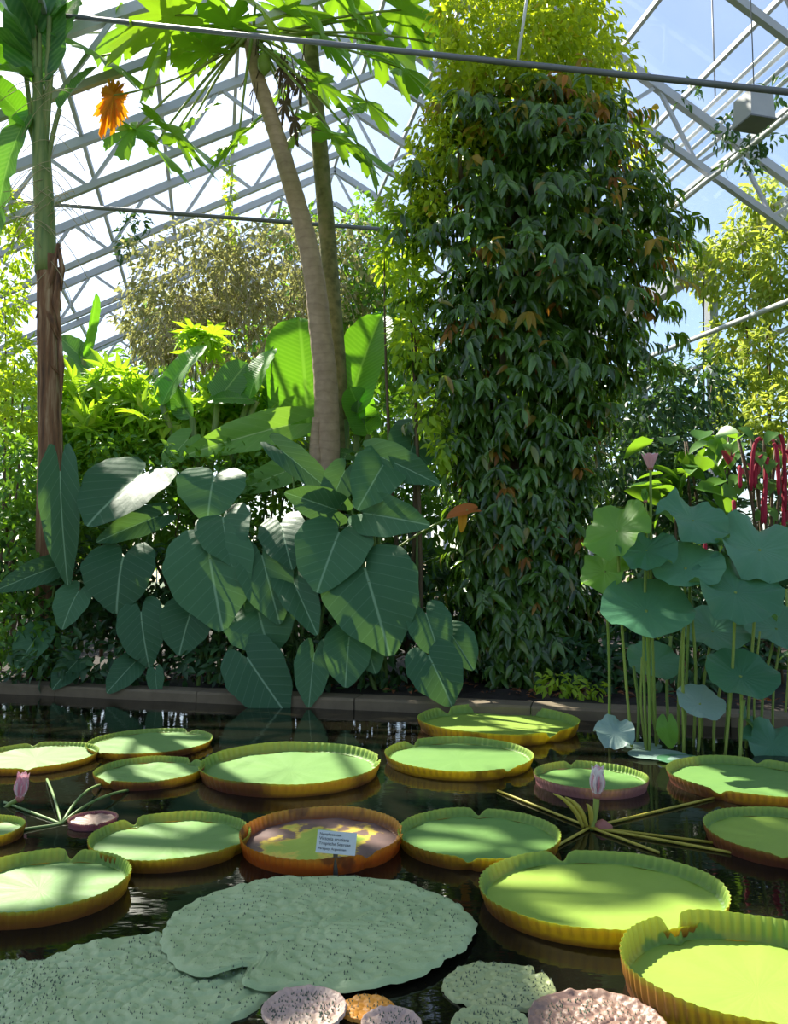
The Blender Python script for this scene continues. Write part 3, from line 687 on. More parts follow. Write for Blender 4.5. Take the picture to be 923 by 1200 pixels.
# ------------------------------------------------------------------ giant taro clumps
HE = [tm('leaf', heart(i)) for i in range(4)]
TARO = {  # clump: label, list of (attach px,py, tip px,py, width px, back, drop, nx, material)
 'a': ('taro clump with a long dark hanging leaf against the fibrous banana trunk', 60, [
   (71, 575, 76, 684, 46, .15, .1, .3, 0), (54, 668, -8, 692, 32, .15, .3, -.2, 0), (88, 700, 70, 736, 44, .1, .3, -.3, 0), (42, 748, 18, 782, 42, .1, .3, -.3, 0), (85, 780, 60, 807, 32, 0, .3, -.3, 0)]),
 'b': ('taro clump with a broad glossy silvery leaf highest beside the cassava', 150, [
   (155, 563, 100, 612, 92, .75, .5, -.35, 2), (172, 610, 112, 634, 34, .6, .3, -.2, 0), (142, 663, 133, 717, 86, .25, .25, -.1, 0), (166, 728, 172, 781, 56, .1, .2, 0, 0), (152, 782, 124, 812, 34, 0, .3, -.3, 0), (182, 792, 184, 816, 20, 0, .3, .2, 0)]),
 'c': ('taro clump with a huge drooping dark leaf pointing at the pond', 250, [
   (249, 566, 241, 606, 80, .8, .5, 0, 0), (246, 655, 258, 736, 104, .2, .35, .05, 0), (262, 614, 269, 656, 66, .5, .3, .1, 2), (222, 722, 208, 768, 64, .2, .25, -.2, 0), (305, 726, 316, 768, 84, .2, .3, .1, 0), (297, 782, 335, 838, 72, -.12, .3, .2, 0)]),
 'd': ('taro clump with two pale sunlit heart leaves in front of the papaya base', 345, [
   (310, 664, 327, 730, 64, .25, .25, .1, 0), (331, 622, 340, 662, 56, .5, .3, .1, 2), (393, 634, 371, 691, 88, .35, .5, -.2, 2), (343, 680, 369, 738, 48, .25, .25, .3, 2), (367, 776, 361, 829, 42, -.05, .2, -.1, 0), (384, 594, 334, 577, 42, .7, .2, -.1, 0), (341, 537, 399, 585, 34, 1.0, .2, .4, 0), (320, 700, 300, 745, 60, .4, .2, -.2, 0)]),
 'e': ('taro clump with the biggest dark heart leaf at its middle', 440, [
   (432, 682, 456, 763, 112, .1, .35, .15, 0), (408, 757, 404, 806, 56, 0, .25, -.1, 0), (437, 603, 498, 613, 52, .55, .3, .2, 2), (447, 548, 420, 593, 62, .8, .1, -.1, 2), (452, 538, 513, 565, 42, .9, .3, .3, 0), (425, 742, 440, 790, 50, .15, .2, .1, 0), (400, 560, 382, 600, 40, .9, .2, -.1, 0)]),
 'f': ('taro clump with small ribbed leaves at the end of the row by the creeper column', 510, [
   (502, 728, 516, 771, 52, .1, .25, .15, 0), (507, 778, 530, 826, 64, -.1, .3, .2, 0), (533, 750, 555, 784, 44, .25, .3, .3, 0), (486, 515, 470, 560, 60, 1.3, .2, 0, 2)]),
 'g': ('young taro clump with lime backlit leaves behind the dark ones', 300, [
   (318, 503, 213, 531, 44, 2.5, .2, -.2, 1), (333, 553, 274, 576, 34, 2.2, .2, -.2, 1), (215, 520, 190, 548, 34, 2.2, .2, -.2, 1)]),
}
for key, (lab, cx, leaves) in TARO.items():
    Yb = kerbY(cx) + (.75 if key != 'g' else 2.8); b = P(cx, 800, Yb); base = Vector((b.x, b.y, .1))
    e = empty('taro_plant', base, lab, 'plant', 'giant taro clumps along the kerb')
    for i, (ax_, ay, tx, ty, w, back, drop, nx, mt) in enumerate(leaves):
        Y0 = kerbY(ax_) + .12 + back; drop = max(drop, 1.0) if mt == 2 else drop + .12; pl_ = math.hypot(tx - ax_, ty - ay); A = P(ax_, ay, Y0); T = P(tx, ty, Y0 - S(pl_, Y0) * drop)
        d = T - A; ln = d.length; sx = S(w, Y0) / 1.2; X_ = Vector((d.z, 0, -d.x)).normalized(); tn = X_.cross(d.normalized()); tn = (-tn if tn.y > 0 else tn) + Vector((nx * .6, 0, 0))
        ln_ = node('leaf', e, A)
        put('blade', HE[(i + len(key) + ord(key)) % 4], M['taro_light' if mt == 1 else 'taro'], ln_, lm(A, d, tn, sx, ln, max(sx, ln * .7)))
        g0 = base + Vector((random.uniform(-.2, .2), random.uniform(-.15, .15), -.05)); bk = A + Vector((0, .22, .03)) - d * .05
        tpart('stalk', curve(g0, Vector((g0.x * .4 + A.x * .6, max(g0.y, A.y) + .15, A.z * .75)), bk, 7)[:-1] + [bk, A], [.03, .028, .024, .02, .017, .014, .012, .010], M['taro_stalk'], ln_, 7)

# ------------------------------------------------------------------ lotus
Yl = Wt(810, 880).y
lb = Wt(812, 880); e = empty('lotus_plant', lb, 'tall lotus with blue-green round leaves rising from the pond', 'plant')
DS = [tm('leaf', disc(i, .07, .16)) for i in range(3)]; DW = [tm('leaf', disc(9 + i, .17, .14, fold=.2)) for i in range(3)]
LOT = [  # px,py, half w px, half h px(apparent, sets the tilt through n), dY, normal, mesh, mat
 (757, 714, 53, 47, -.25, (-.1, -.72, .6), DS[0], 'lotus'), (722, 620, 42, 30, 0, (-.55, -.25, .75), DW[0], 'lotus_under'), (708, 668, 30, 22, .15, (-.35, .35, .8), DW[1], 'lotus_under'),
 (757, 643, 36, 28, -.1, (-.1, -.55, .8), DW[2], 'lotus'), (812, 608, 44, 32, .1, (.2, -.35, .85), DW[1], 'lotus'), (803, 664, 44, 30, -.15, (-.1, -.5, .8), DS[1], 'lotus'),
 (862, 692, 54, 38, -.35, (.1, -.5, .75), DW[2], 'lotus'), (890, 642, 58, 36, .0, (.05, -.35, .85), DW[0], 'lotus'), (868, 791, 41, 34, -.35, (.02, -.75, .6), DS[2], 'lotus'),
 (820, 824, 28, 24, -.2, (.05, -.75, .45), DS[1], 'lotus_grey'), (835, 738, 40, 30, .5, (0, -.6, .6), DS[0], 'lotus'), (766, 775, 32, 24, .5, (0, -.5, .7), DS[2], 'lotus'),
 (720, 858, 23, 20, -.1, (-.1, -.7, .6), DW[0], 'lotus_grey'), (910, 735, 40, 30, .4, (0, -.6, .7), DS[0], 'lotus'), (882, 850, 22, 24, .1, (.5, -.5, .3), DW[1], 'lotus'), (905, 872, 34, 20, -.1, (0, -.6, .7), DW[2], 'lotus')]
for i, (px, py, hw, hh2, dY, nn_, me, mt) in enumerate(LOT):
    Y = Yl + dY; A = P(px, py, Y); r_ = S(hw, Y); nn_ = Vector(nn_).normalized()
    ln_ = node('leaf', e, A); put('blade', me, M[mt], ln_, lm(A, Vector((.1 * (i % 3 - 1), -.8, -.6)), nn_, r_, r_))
    gx = P(px + random.uniform(-12, 12) * (1 if px < 880 else .3), 878, Y); g0 = Vector((lb.x * .15 + gx.x * .85, A.y + .1 * random.uniform(-1, 1) + .1, -.05))
    if A.z > .25: tpart('stalk', spline([g0, (g0 * .5 + A * .5) + Vector((random.uniform(-.03, .03), .03, 0)), A - nn_ * .01], 4), .013, M['lotus_stalk'], ln_, 7)
for (xa, ya, xb, yb) in ((746, 870, 742, 780), (757, 878, 752, 770), (772, 875, 757, 775), (783, 850, 786, 745), (918, 850, 921, 690), (848, 870, 862, 720), (905, 868, 915, 745), (795, 872, 800, 740), (884, 876, 890, 740), (812, 875, 808, 690), (836, 880, 845, 800), (870, 884, 872, 820)):
    a = Wt(xa, ya); a.z = -.05; b = P(xb, yb, a.y); tpart('leaf_stalk', spline([a, (a + b) / 2 + Vector((random.uniform(-.04, .04), 0, 0)), b], 3), random.uniform(.009, .017), M['lotus_stalk'], e, 7)
for i, (px, py, hw, mt) in enumerate(((770, 884, 34, 'lotus_grey'), (752, 874, 22, 'lotus_grey'), (800, 890, 30, 'lotus'))):
    A = Wt(px, py, .02); put('floating_leaf', DS[i % 3], M[mt], e, lm(A, (0, -1, 0), (0, 0, 1), S(hw, A.y), S(hw * .9, A.y), .02))
A = Wt(786, 884, .0); T = P(782, 852, A.y); put('curled_leaf', HE[1], M['lotus_under'], e, lm(T, A - T, (-.5, -.8, .2), S(20, A.y), S(26, A.y), S(40, A.y)))
fb = P(762, 549, Yl); bud('lotus_flower', 'pale pink lotus flower above its tallest leaf', fb, S(20, Yl), ['pink', 'pink', 'white'], [Vector((fb.x + .02, Yl + .1, -.05)), P(763, 700, Yl + .05), fb], .012, (0, -.1, 1), .5)
fb = P(756, 588, Yl); bud('lotus_bud', 'small greenish lotus bud beside the leaf tops', fb, S(16, Yl), ['lotus_under', 'lotus_under'], [Vector((fb.x + .03, Yl + .15, -.05)), P(760, 700, Yl + .08), fb], .010, (-.1, 0, 1), .1, (4, 4))

# ------------------------------------------------------------------ papaya trees
PY = 12.2
PAP = [tm('leaf', papaya(i)) for i in range(4)]
def trunk(e, pts, Y, rad_px, m, name='trunk', seg=14, n=5, ring=0.0):
    w = [P(x, y, Y) if y is not None else None for x, y in pts]
    g0 = Vector((w[-1].x + .05, w[-1].y, .02)); sp_ = spline([g0] + w[::-1], n); k = len(sp_)
    rad = [S(np.interp(i / (k - 1), [0, .25, 1], [rad_px[0] * 1.15, rad_px[0], rad_px[1]]), Y) * (1 + ring * math.sin(i * 2.4)) for i in range(k)]
    return tpart(name, sp_, rad, m, e, seg)
e1 = empty('papaya_tree', (P(383, 560, PY).x, PY, .05), 'papaya with a bare slanted ringed trunk and a spreading leafy crown', 'tree')
trunk(e1, [(293, 48), (300, 85), (312, 122), (326, 165), (341, 215), (356, 268), (368, 325), (375, 385), (381, 440), (383, 500), (383, 560)], PY, (14.5, 8), M['papaya_bark'], n=6, ring=.03)
trunk(e1, [(372, 490), (370, 520), (371, 550)], PY - .1, (9, 6), M['papaya_bark'], 'buttress', n=4)
e2 = empty('papaya_tree', (P(392, 500, PY + .7).x, PY + .7, .05), 'straight mossy papaya trunk standing behind the slanted one', 'tree')
trunk(e2, [(352, -60), (358, 0), (364, 60), (371, 130), (377, 200), (383, 270), (388, 340), (393, 400), (397, 470), (398, 540)], PY + .7, (11, 9), M['mossy_bark'], n=4, ring=.02)
cr = P(296, 42, PY)
PL = [  # centre px, tip px, width px, depth shift, material
 (118, 66, 165, 86, 100, -.5), (205, 158, 268, 185, 90, -1.0), (205, 18, 130, 45, 150, -.8), (245, 60, 215, 40, 70, -.3), (258, 40, 240, 80, 60, .4), (470, 12, 545, 40, 110, -.3),
 (470, 80, 528, 100, 100, -.6), (375, 98, 432, 118, 70, -.4), (280, 160, 240, 178, 75, -.9), (390, 158, 470, 188, 100, -.8), (300, 4, 330, 30, 90, -.8), (420, 30, 455, 75, 80, .5), (350, 150, 330, 175, 60, .2),
 (340, 18, 400, 10, 100, .2), (160, 150, 138, 180, 60, -.7), (430, 120, 460, 150, 60, .3), (240, -15, 180, -20, 120, .3), (395, -10, 450, -30, 110, .3), (320, 60, 345, 75, 50, .2), (505, 50, 540, 60, 60, -.2), (60, 40, 30, 60, 60, .5), (150, 30, 100, 60, 100, .3), (440, 50, 500, 70, 110, .3), (520, 20, 560, 40, 90, .2), (330, 108, 300, 120, 60, .6), (180, 172, 225, 195, 80, -.4), (420, 170, 450, 192, 80, -.3), (270, 30, 250, 10, 80, -.5), (375, 40, 420, 60, 80, -.2), (230, 135, 200, 150, 70, .2)]
for i, (px, py, tx, ty, w, dy) in enumerate(PL):
    A = P(px, py, PY + dy); d = P(tx, ty, PY + dy - .25) - A; own = e1 if i not in (11, 15, 17) else e2; c0 = cr if own is e1 else P(358, -20, PY + .7)
    r_ = S(w, PY) * .8
    ln_ = node('leaf', own, A); put('blade', PAP[i % 4], M['papaya'], ln_, lm(A, Vector((d.x, d.y - .15, d.z - .12)), (.2 * (i % 3 - 1), .08 + .12 * (i % 3), .95), r_, max(d.length * 1.15, r_ * .95), r_))
    mid = (c0 + A) / 2 + Vector((0, 0, .12 + .05 * (i % 4))) if py < 110 else (c0 * .45 + A * .55) + Vector((0, 0, .25))
    tpart('stalk', curve(c0 + Vector((0, 0, random.uniform(-.2, .15))), mid, A, 8), [.032, .028, .026, .023, .02, .018, .017, .015], M['petiole'], ln_, 6)
for i in range(16):                                # dead flower stalks hanging below the crown
    a = cr + Vector((random.uniform(-.1, .9 if i > 6 else .15), random.uniform(-.12, .12), random.uniform(-.5, .0))); l = random.uniform(.4, 1.1)
    b = a + Vector((random.uniform(-.25, .1), random.uniform(-.1, .1), -l)); tpart('dry_stalk', curve(a, (a + b) / 2 + Vector((.05, 0, 0)), b, 5), .008, M['twig'], e1, 5)
for i, (px, py) in enumerate(((330, 75), (338, 90), (345, 140), (333, 120), (352, 95))):   # withered bracts between the trunks
    A = P(px, py, PY - .05); put('withered_leaf', PAP[i % 4], M['twig'], e1, lm(A, (.1 * (i % 3 - 1), -.1, -1), (0, -1, .1), .14, .45))
fr_v, fr_f = tube([P(308, 62, PY - .2), P(309, 70, PY - .2), P(310, 80, PY - .2), P(310, 88, PY - .2)], [.03, .1, .11, .02], 10); put('papaya_fruit', mk('papaya_fruit', fr_v, fr_f), M['petiole'], e1)
A = P(133, 112, PY - .6); yl = tm('withered_leaf', papaya(8))
for (tx, ty, w) in ((118, 160, .26), (133, 166, .24), (110, 158, .18), (128, 150, .3)):
    T = P(tx, ty, PY - .65); put('withered_leaf', yl, M['papaya_yellow'], e1, lm(A, T - A, (random.uniform(-.6, .6), -1, .1), w, (T - A).length))
tpart('leaf_stalk', curve(cr, P(215, 100, PY - .4), A, 8), .014, M['petiole'], e1, 6)

# ------------------------------------------------------------------ creeper column
CY = 10.6
ys = [-70, 0, 80, 130, 200, 250, 300, 330, 400, 430, 480, 520, 600, 700, 760, 815]
xl = [575, 562, 548, 530, 506, 498, 498, 500, 506, 502, 512, 528, 542, 545, 556, 575]
xr = [675, 690, 702, 712, 742, 772, 778, 770, 748, 728, 696, 684, 680, 676, 674, 660]
ec = empty('creeper_column', (P(605, 800, CY).x, CY, .1), 'tall column of dark drooping creeper leaves over a hidden trunk', 'creeper')
LEAF = t_simple(5, .32, .28, .10, .8, .42); leafme = tm('leaf', LEAF)
def surf(py, ang, q=1.0):
    l, r_ = np.interp(py, ys, xl), np.interp(py, ys, xr); c = P((l + r_) / 2, py, CY); hw_ = S((r_ - l) / 2, CY)
    lump = 1 + .08 * math.sin(py * .045 + ang * 3) + .13 * math.sin(py * .085 + ang * 5 + 1) + .13 * math.sin(py * .13 - ang * 8) * math.sin(ang * 6 + py * .02)
    return c + Vector((math.cos(ang) * hw_ * q * (lump if q > .5 else 1), -math.sin(ang) * hw_ * .8 * q * lump, 0)), Vector((math.cos(ang), -math.sin(ang), 0))
def sprigs(n, y0, y1, front, q0=.8, q1=1.04):
    pos, yd, nn, sz, grp = [], [], [], [], []
    for i in range(n):
        py = random.uniform(y0, y1); ang = random.uniform(.12, math.pi - .12) if front else random.uniform(-math.pi, math.pi)
        a, o = surf(py, ang, random.uniform(q0, q1)); k = random.randint(5, 8); tw = (o * 1.0 + Vector((random.uniform(-.8, .8), random.uniform(-.6, .4), random.uniform(-.5, .5)))).normalized()
        red = random.random() < (.05 if py > 150 else .2)
        for j in range(k):
            s_ = j / k; side = (1 if j % 2 else -1); sd = tw.cross(Vector((0, 0, 1))).normalized()
            p0 = a + tw * (.26 * s_) + Vector((0, 0, -.10 * s_ * s_)); dd = tw * random.uniform(.3, .8) + sd * side * random.uniform(.2, .9) + Vector((0, 0, random.uniform(-1.4, -.2)))
            pos.append(p0); yd.append(dd); nn.append(tw * .75 + Vector((0, 0, .7)) + Vector((random.uniform(-.3, .3), random.uniform(-.3, .3), 0))); sz.append(random.uniform(.16, .27)); grp.append(red)
    return [np.array(q) for q in (pos, yd, nn, sz, grp)]
p, y, n_, s_, gr_ = sprigs(46, 150, 790, True, .98, 1.1)
for i in range(min(300, len(p))): put('leaf', leafme, M['fig_red'] if gr_[i] else M['fig'], ec, lm(p[i], y[i], n_[i], s_[i], s_[i]))
p, y, n_, s_, gr_ = sprigs(1500, 135, 815, True, .66, 1.05); gr_ = gr_.astype(bool)
cloud('foliage', LEAF, p[~gr_], y[~gr_], n_[~gr_], s_[~gr_], M['fig'], ec); cloud('reddish_foliage', LEAF, p[gr_], y[gr_], n_[gr_], s_[gr_] * .8, M['fig_red'], ec)
p, y, n_, s_, gr_ = sprigs(150, 150, 800, True, 1.05, 1.22); cloud('outer_sprays', LEAF, p, y, n_, s_, M['fig'], ec)
p, y, n_, s_, gr_ = sprigs(2000, 130, 815, False, .2, .9); cloud('inner_foliage', LEAF, p, y, n_, s_, M['fig'], ec)
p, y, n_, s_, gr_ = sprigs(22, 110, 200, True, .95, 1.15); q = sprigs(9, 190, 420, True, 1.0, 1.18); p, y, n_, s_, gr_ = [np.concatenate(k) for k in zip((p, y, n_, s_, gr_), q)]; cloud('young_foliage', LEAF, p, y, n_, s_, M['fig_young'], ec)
tpart('trunk', [P(600, 815, CY), P(603, 600, CY), P(606, 400, CY), P(612, 200, CY), P(615, 110, CY)], [.28, .26, .25, .2, .08], M['twig'], ec, 12)
for i in range(10):
    a = random.uniform(0, 6.28); o = Vector((math.cos(a) * .35, math.sin(a) * .3, 0)); k = random.randint(2, 5)
    tpart('vine_stem', spline([P(600, 812, CY) + o * 1.3, P(604 + random.uniform(-20, 20), 620, CY) + o, P(606 + random.uniform(-25, 25), 420, CY) + o * 1.1, P(612, 230, CY) + o]), .025, M['twig'], ec, 6)
# sunny top of the column
SM = t_simple(3, .42, .2, .1)
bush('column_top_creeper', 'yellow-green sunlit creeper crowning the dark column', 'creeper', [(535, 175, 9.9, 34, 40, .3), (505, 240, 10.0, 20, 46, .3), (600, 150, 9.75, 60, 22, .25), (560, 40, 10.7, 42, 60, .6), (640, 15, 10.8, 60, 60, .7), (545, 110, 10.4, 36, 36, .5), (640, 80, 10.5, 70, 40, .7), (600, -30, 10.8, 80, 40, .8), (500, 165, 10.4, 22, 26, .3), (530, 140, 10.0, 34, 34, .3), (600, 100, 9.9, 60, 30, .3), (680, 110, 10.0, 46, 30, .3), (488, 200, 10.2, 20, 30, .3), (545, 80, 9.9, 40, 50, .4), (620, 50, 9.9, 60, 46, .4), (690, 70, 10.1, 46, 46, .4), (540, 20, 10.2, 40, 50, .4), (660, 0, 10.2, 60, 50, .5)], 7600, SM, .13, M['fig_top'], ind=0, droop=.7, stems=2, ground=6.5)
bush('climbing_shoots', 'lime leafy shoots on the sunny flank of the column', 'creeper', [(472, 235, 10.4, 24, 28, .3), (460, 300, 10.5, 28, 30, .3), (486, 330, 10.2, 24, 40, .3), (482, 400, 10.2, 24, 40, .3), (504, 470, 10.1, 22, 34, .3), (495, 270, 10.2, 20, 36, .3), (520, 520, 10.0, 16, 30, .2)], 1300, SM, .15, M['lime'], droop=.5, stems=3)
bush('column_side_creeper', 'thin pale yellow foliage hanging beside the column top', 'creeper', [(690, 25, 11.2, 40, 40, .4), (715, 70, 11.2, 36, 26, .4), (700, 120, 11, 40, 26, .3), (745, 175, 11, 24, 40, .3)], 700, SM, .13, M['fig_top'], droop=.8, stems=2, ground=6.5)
A = P(548, 598, 9.6); dl = empty('withered_leaf', A, 'brown and yellow withered leaf caught on the creeper edge', 'leaf')
dm = tm('blade', heart(5))
put('blade', dm, leaf_mat('withered_brown_leaf', 'b4662c', 'd0843c', 'e08838', .35, .6), dl, lm(A, P(524, 604, 9.5) - A, (0, -.6, .6), .16, .30)); put('yellow_lobe', dm, M['papaya_yellow'], dl, lm(P(541, 605, 9.6), Vector((0, -.1, -1)), (0.3, -1, 0), .10, .2))
tpart('stalk', curve(A, P(500, 615, 9.7), P(455, 650, 9.9), 7), .014, M['petiole'], dl, 6)

# ------------------------------------------------------------------ banana plants
BN = [tm('leaf', banana(.42, .12)), tm('leaf', banana(.36, .3)), tm('leaf', banana(.30, .45, tear=1)), tm('leaf', banana(.5, .2))]
def midrib(e, A, T, r=.018): tpart('midrib', [A, (A + T) / 2, T], [r, r * .7, r * .2], M['petiole'], e, 6)
def bleaf(e, b, t, w, Yb, Yt, nrm, me, m, asp=None):
    A, T = P(b[0], b[1], Yb), P(t[0], t[1], Yt); d = T - A; sx = S(w, (Yb + Yt) / 2)
    put('leaf', BN[me], M[m], e, lm(A, d, nrm, sx / (.42, .36, .30, .5)[me], d.length)); return A
BY = 13.0
eb = empty('banana_plant', (P(372, 560, BY).x, BY, .1), 'banana plant with a big backlit leaf behind the slanted papaya trunk', 'plant')
for (b, t, w, dy, nr, me, m) in (((362, 512), (352, 360), 92, .1, (.15, -.9, .25), 3, 'banana'), ((318, 482), (312, 405), 30, -.1, (-.9, -.5, .3), 0, 'banana_dark'), ((392, 545), (345, 505), 40, 0, (0, -.4, .9), 1, 'banana_dark')):
    A = bleaf(eb, b, t, w, BY, BY + dy, nr, me, m); tpart('leaf_stalk', curve(Vector((eb.location.x, BY, .1)), Vector((eb.location.x, BY + .1, A.z * .6)), A, 6), .05, M['sheath'], eb, 8)
eb = empty('banana_plant', (P(410, 560, BY - .2).x, BY - .2, .1), 'banana plant with a bright torn leaf between papaya and creeper column', 'plant')
for (b, t, w, dy, nr, me, m) in (((405, 492), (440, 352), 62, .2, (-.25, -.9, .25), 3, 'banana'), ((432, 510), (412, 452), 40, -.2, (.2, -.9, .3), 0, 'banana'), ((440, 545), (392, 515), 50, -.3, (0, -.5, .8), 1, 'banana_dark'), ((418, 505), (420, 470), 18, -.2, (.2, -.9, .3), 0, 'banana_dark')):
    A = bleaf(eb, b, t, w, BY - .2, BY - .2 + dy, nr, me, m); tpart('leaf_stalk', curve(Vector((eb.location.x, BY - .2, .1)), Vector((eb.location.x, BY - .1, A.z * .6)), A, 6), .05, M['sheath'], eb, 8)
eb = empty('banana_plant', (P(240, 560, BY - .5).x, BY - .5, .1), 'low banana plant with arching lime leaves over the cassava', 'plant')
for (b, t, w, dy, nr, me, m) in (((190, 475), (222, 392), 44, 0, (-.5, -.7, .3), 1, 'banana'), ((292, 468), (306, 398), 40, .2, (-.5, -.7, .4), 1, 'banana'), ((300, 470), (246, 455), 44, -.2, (0, -.6, .8), 1, 'banana'), ((255, 470), (290, 420), 40, .3, (.2, -.8, .5), 0, 'banana_dark'), ((225, 490), (180, 440), 26, .1, (-.5, -.7, .4), 0, 'banana_dark')):
    A = bleaf(eb, b, t, w, BY - .6, BY - .6 + dy, nr, me, m); tpart('leaf_stalk', curve(Vector((eb.location.x, BY - .5, .1)), Vector((eb.location.x, BY - .5, A.z * .6)), A, 6), .05, M['sheath'], eb, 8)
eb = empty('banana_plant', (P(100, 560, 15).x, 15, .1), 'distant banana plant with one narrow upright leaf seen past the fibrous trunk', 'plant')
for (b, t, w, dy, nr, me, m) in (((98, 420), (118, 342), 12, 0, (.8, -.6, .3), 0, 'banana'), ((120, 445), (68, 386), 30, .2, (.3, -.7, .5), 0, 'banana_dark'), ((95, 450), (75, 400), 24, .2, (-.5, -.7, .3), 1, 'banana')):
    A = bleaf(eb, b, t, w, 15, 15 + dy, nr, me, m); tpart('leaf_stalk', curve(Vector((eb.location.x, 15, .1)), Vector((eb.location.x, 15, A.z * .6)), A, 6), .05, M['sheath'], eb, 8)
# tall fibrous-stemmed banana near the edge
TY = 11.2
et = empty('banana_tree', (P(58, 560, TY).x, TY, .08), 'tall banana tree with brown fibrous trunk and green sheathed top', 'tree')
trunk(et, [(55, 300), (56, 360), (57, 420), (58, 480), (59, 545)], TY, (14, 12), M['fibre'], n=4, ring=.02)
vv = spline([P(54, 320, TY), P(52, 250, TY), P(49, 190, TY), P(46, 130, TY), P(44, 80, TY)], 4); tpart('green_stem', vv, list(np.interp(range(len(vv)), [0, 8, len(vv) - 1], [S(13, TY), S(11, TY), S(5, TY)])), M['sheath'], et, 12)
BT = [((46, 100), (40, -75), 74, .1, (.1, -.95, -.1), 3, 'banana_dark'), ((62, 60), (86, -50), 50, .2, (-.2, -.9, .1), 1, 'banana_dark'), ((30, 85), (-28, 10), 46, -.1, (.3, -.8, .3), 1, 'banana'), ((35, 150), (-30, 60), 44, -.2, (.3, -.7, .5), 1, 'banana'),
      ((36, 130), (-40, 250), 34, -.4, (.2, -.6, .7), 2, 'banana_dark'), ((70, 128), (108, 70), 22, .2, (-.4, -.8, .2), 0, 'banana_dark'), ((58, 20), (100, -40), 34, .1, (-.2, -.8, .5), 2, 'banana'),
      ((40, 60), (-90, -150), 60, -.9, (.3, -.5, .8), 3, 'banana_dark'), ((46, 40), (-50, -200), 60, .4, (.1, .5, .8), 3, 'banana_dark'), ((40, 70), (-170, -40), 64, -.6, (.2, -.4, .9), 3, 'banana_dark'), ((40, 30), (-50, -170), 34, -1.7, (.1, -.5, .8), 3, 'banana_dark'), ((40, 90), (-120, 40), 50, -1.2, (.2, -.4, .9), 2, 'banana_dark'), ((40, 50), (-160, -160), 90, .8, (.2, .4, .9), 3, 'banana_dark')]  # leaves above and beside the view, added to shade the flat front pads
for i, (b, t, w, dy, nr, me, m) in enumerate(BT):
    A = bleaf(et, b, t, w, TY, TY + dy, nr, me, m); tpart('leaf_stalk', curve(P(50, 235, TY), P(48 + (b[0] - 48) * .4, 170, TY), A, 7), .035, M['sheath'], et, 8)
for i in range(46):
    y0 = random.uniform(90, 330); a = P(52 + random.uniform(-10, 10), y0, TY - .14); q = random.choice((-1, 1)); b = P(52 + q * random.uniform(18, 60), y0 + random.uniform(-30, 70), TY - random.uniform(0, .4))
    tpart('loose_fibre', curve(a, (a + b) / 2 + Vector((0, 0, .18)), b, 6), .005, M['string'], et, 4)
for i in range(9):
    y0 = random.uniform(260, 400); a = P(57 + random.choice((-12, 12)), y0, TY - .08); b = P(57 + random.choice((-15, 15)), y0 + random.uniform(40, 90), TY - .1); tpart('bark_strip', [a, (a + b) / 2 + Vector((random.uniform(-.06, .06), -.03, 0)), b], [.03, .04, .01], M['fibre'], et, 5)

# ------------------------------------------------------------------ shrubs and climbers
PALM = t_palm(7, 120, .26, .3); PALM5 = t_palm(5, 95, .3, .3, 2)
bush('cassava_shrub', 'bright lime cassava shrub around the fibrous trunk', 'shrub', [(120, 470, 13.4, 60, 36, .7), (170, 500, 13.0, 60, 34, .7), (100, 520, 12.6, 46, 34, .6)], 520, PALM, .36, M['cassava'], ind=110, droop=.3, up=1.0, leafname='leaf', group='cassava shrubs')
bush('cassava_shrub', 'lime cassava shrub below the arching banana leaves', 'shrub', [(235, 500, 13.2, 56, 34, .7), (270, 470, 13.4, 50, 26, .6), (235, 400, 13.6, 26, 14, .3), (310, 525, 12.9, 46, 26, .6)], 460, PALM, .36, M['cassava'], ind=100, droop=.3, up=1.0, group='cassava shrubs')
bush('low_shrub', 'dense small-leaved green shrub behind the taro', 'shrub', [(130, 545, 12.2, 80, 40, .6), (250, 560, 12.0, 90, 40, .6), (200, 610, 11.6, 120, 50, .5)], 2600, SM, .13, M['mid'], droop=.3)
bush('lime_shrub', 'yellow-green shrub at the photo edge beyond the fibrous trunk', 'shrub', [(10, 420, 14, 34, 40, .7), (20, 480, 13.5, 40, 40, .7), (6, 350, 14.5, 26, 40, .5), (10, 250, 14.5, 20, 34, .4), (28, 290, 14.5, 14, 30, .4)], 1900, SM, .15, M['lime'], droop=.3)
bush('edge_shrub', 'dark leafy shrub at the photo edge in front of the fibrous trunk', 'shrub', [(15, 560, 11.6, 50, 60, .6), (10, 650, 11.2, 46, 60, .5), (30, 740, 10.9, 50, 50, .4), (90, 600, 11.7, 40, 50, .5)], 2400, SM, .14, M['mid'], droop=.4)
bush('ground_cover', 'dark low leaves under the taro along the kerb', 'plant', [(110, 770, 10.6, 110, 34, .5), (300, 770, 10.4, 130, 34, .5), (450, 770, 10.1, 110, 40, .5), (200, 690, 11.2, 180, 60, .5), (400, 660, 11.0, 130, 60, .5), (60, 690, 11.4, 110, 50, .4), (520, 720, 10.8, 60, 70, .4), (250, 730, 11.0, 220, 40, .3)], 6200, SM, .16, M['dark'], droop=.2, stems=5)
bush('dry_climber', 'broad grey-brown tangled climber mass under the roof', 'climber', [(235, 330, 17.5, 90, 62, 1.6), (320, 320, 18, 90, 60, 1.6), (200, 385, 17, 60, 50, 1.3), (290, 395, 17.2, 120, 50, 1.5), (395, 330, 18.5, 60, 70, 1.5)], 9000, SM, .17, M['dry'], droop=.7, stems=8, hollow=.6)
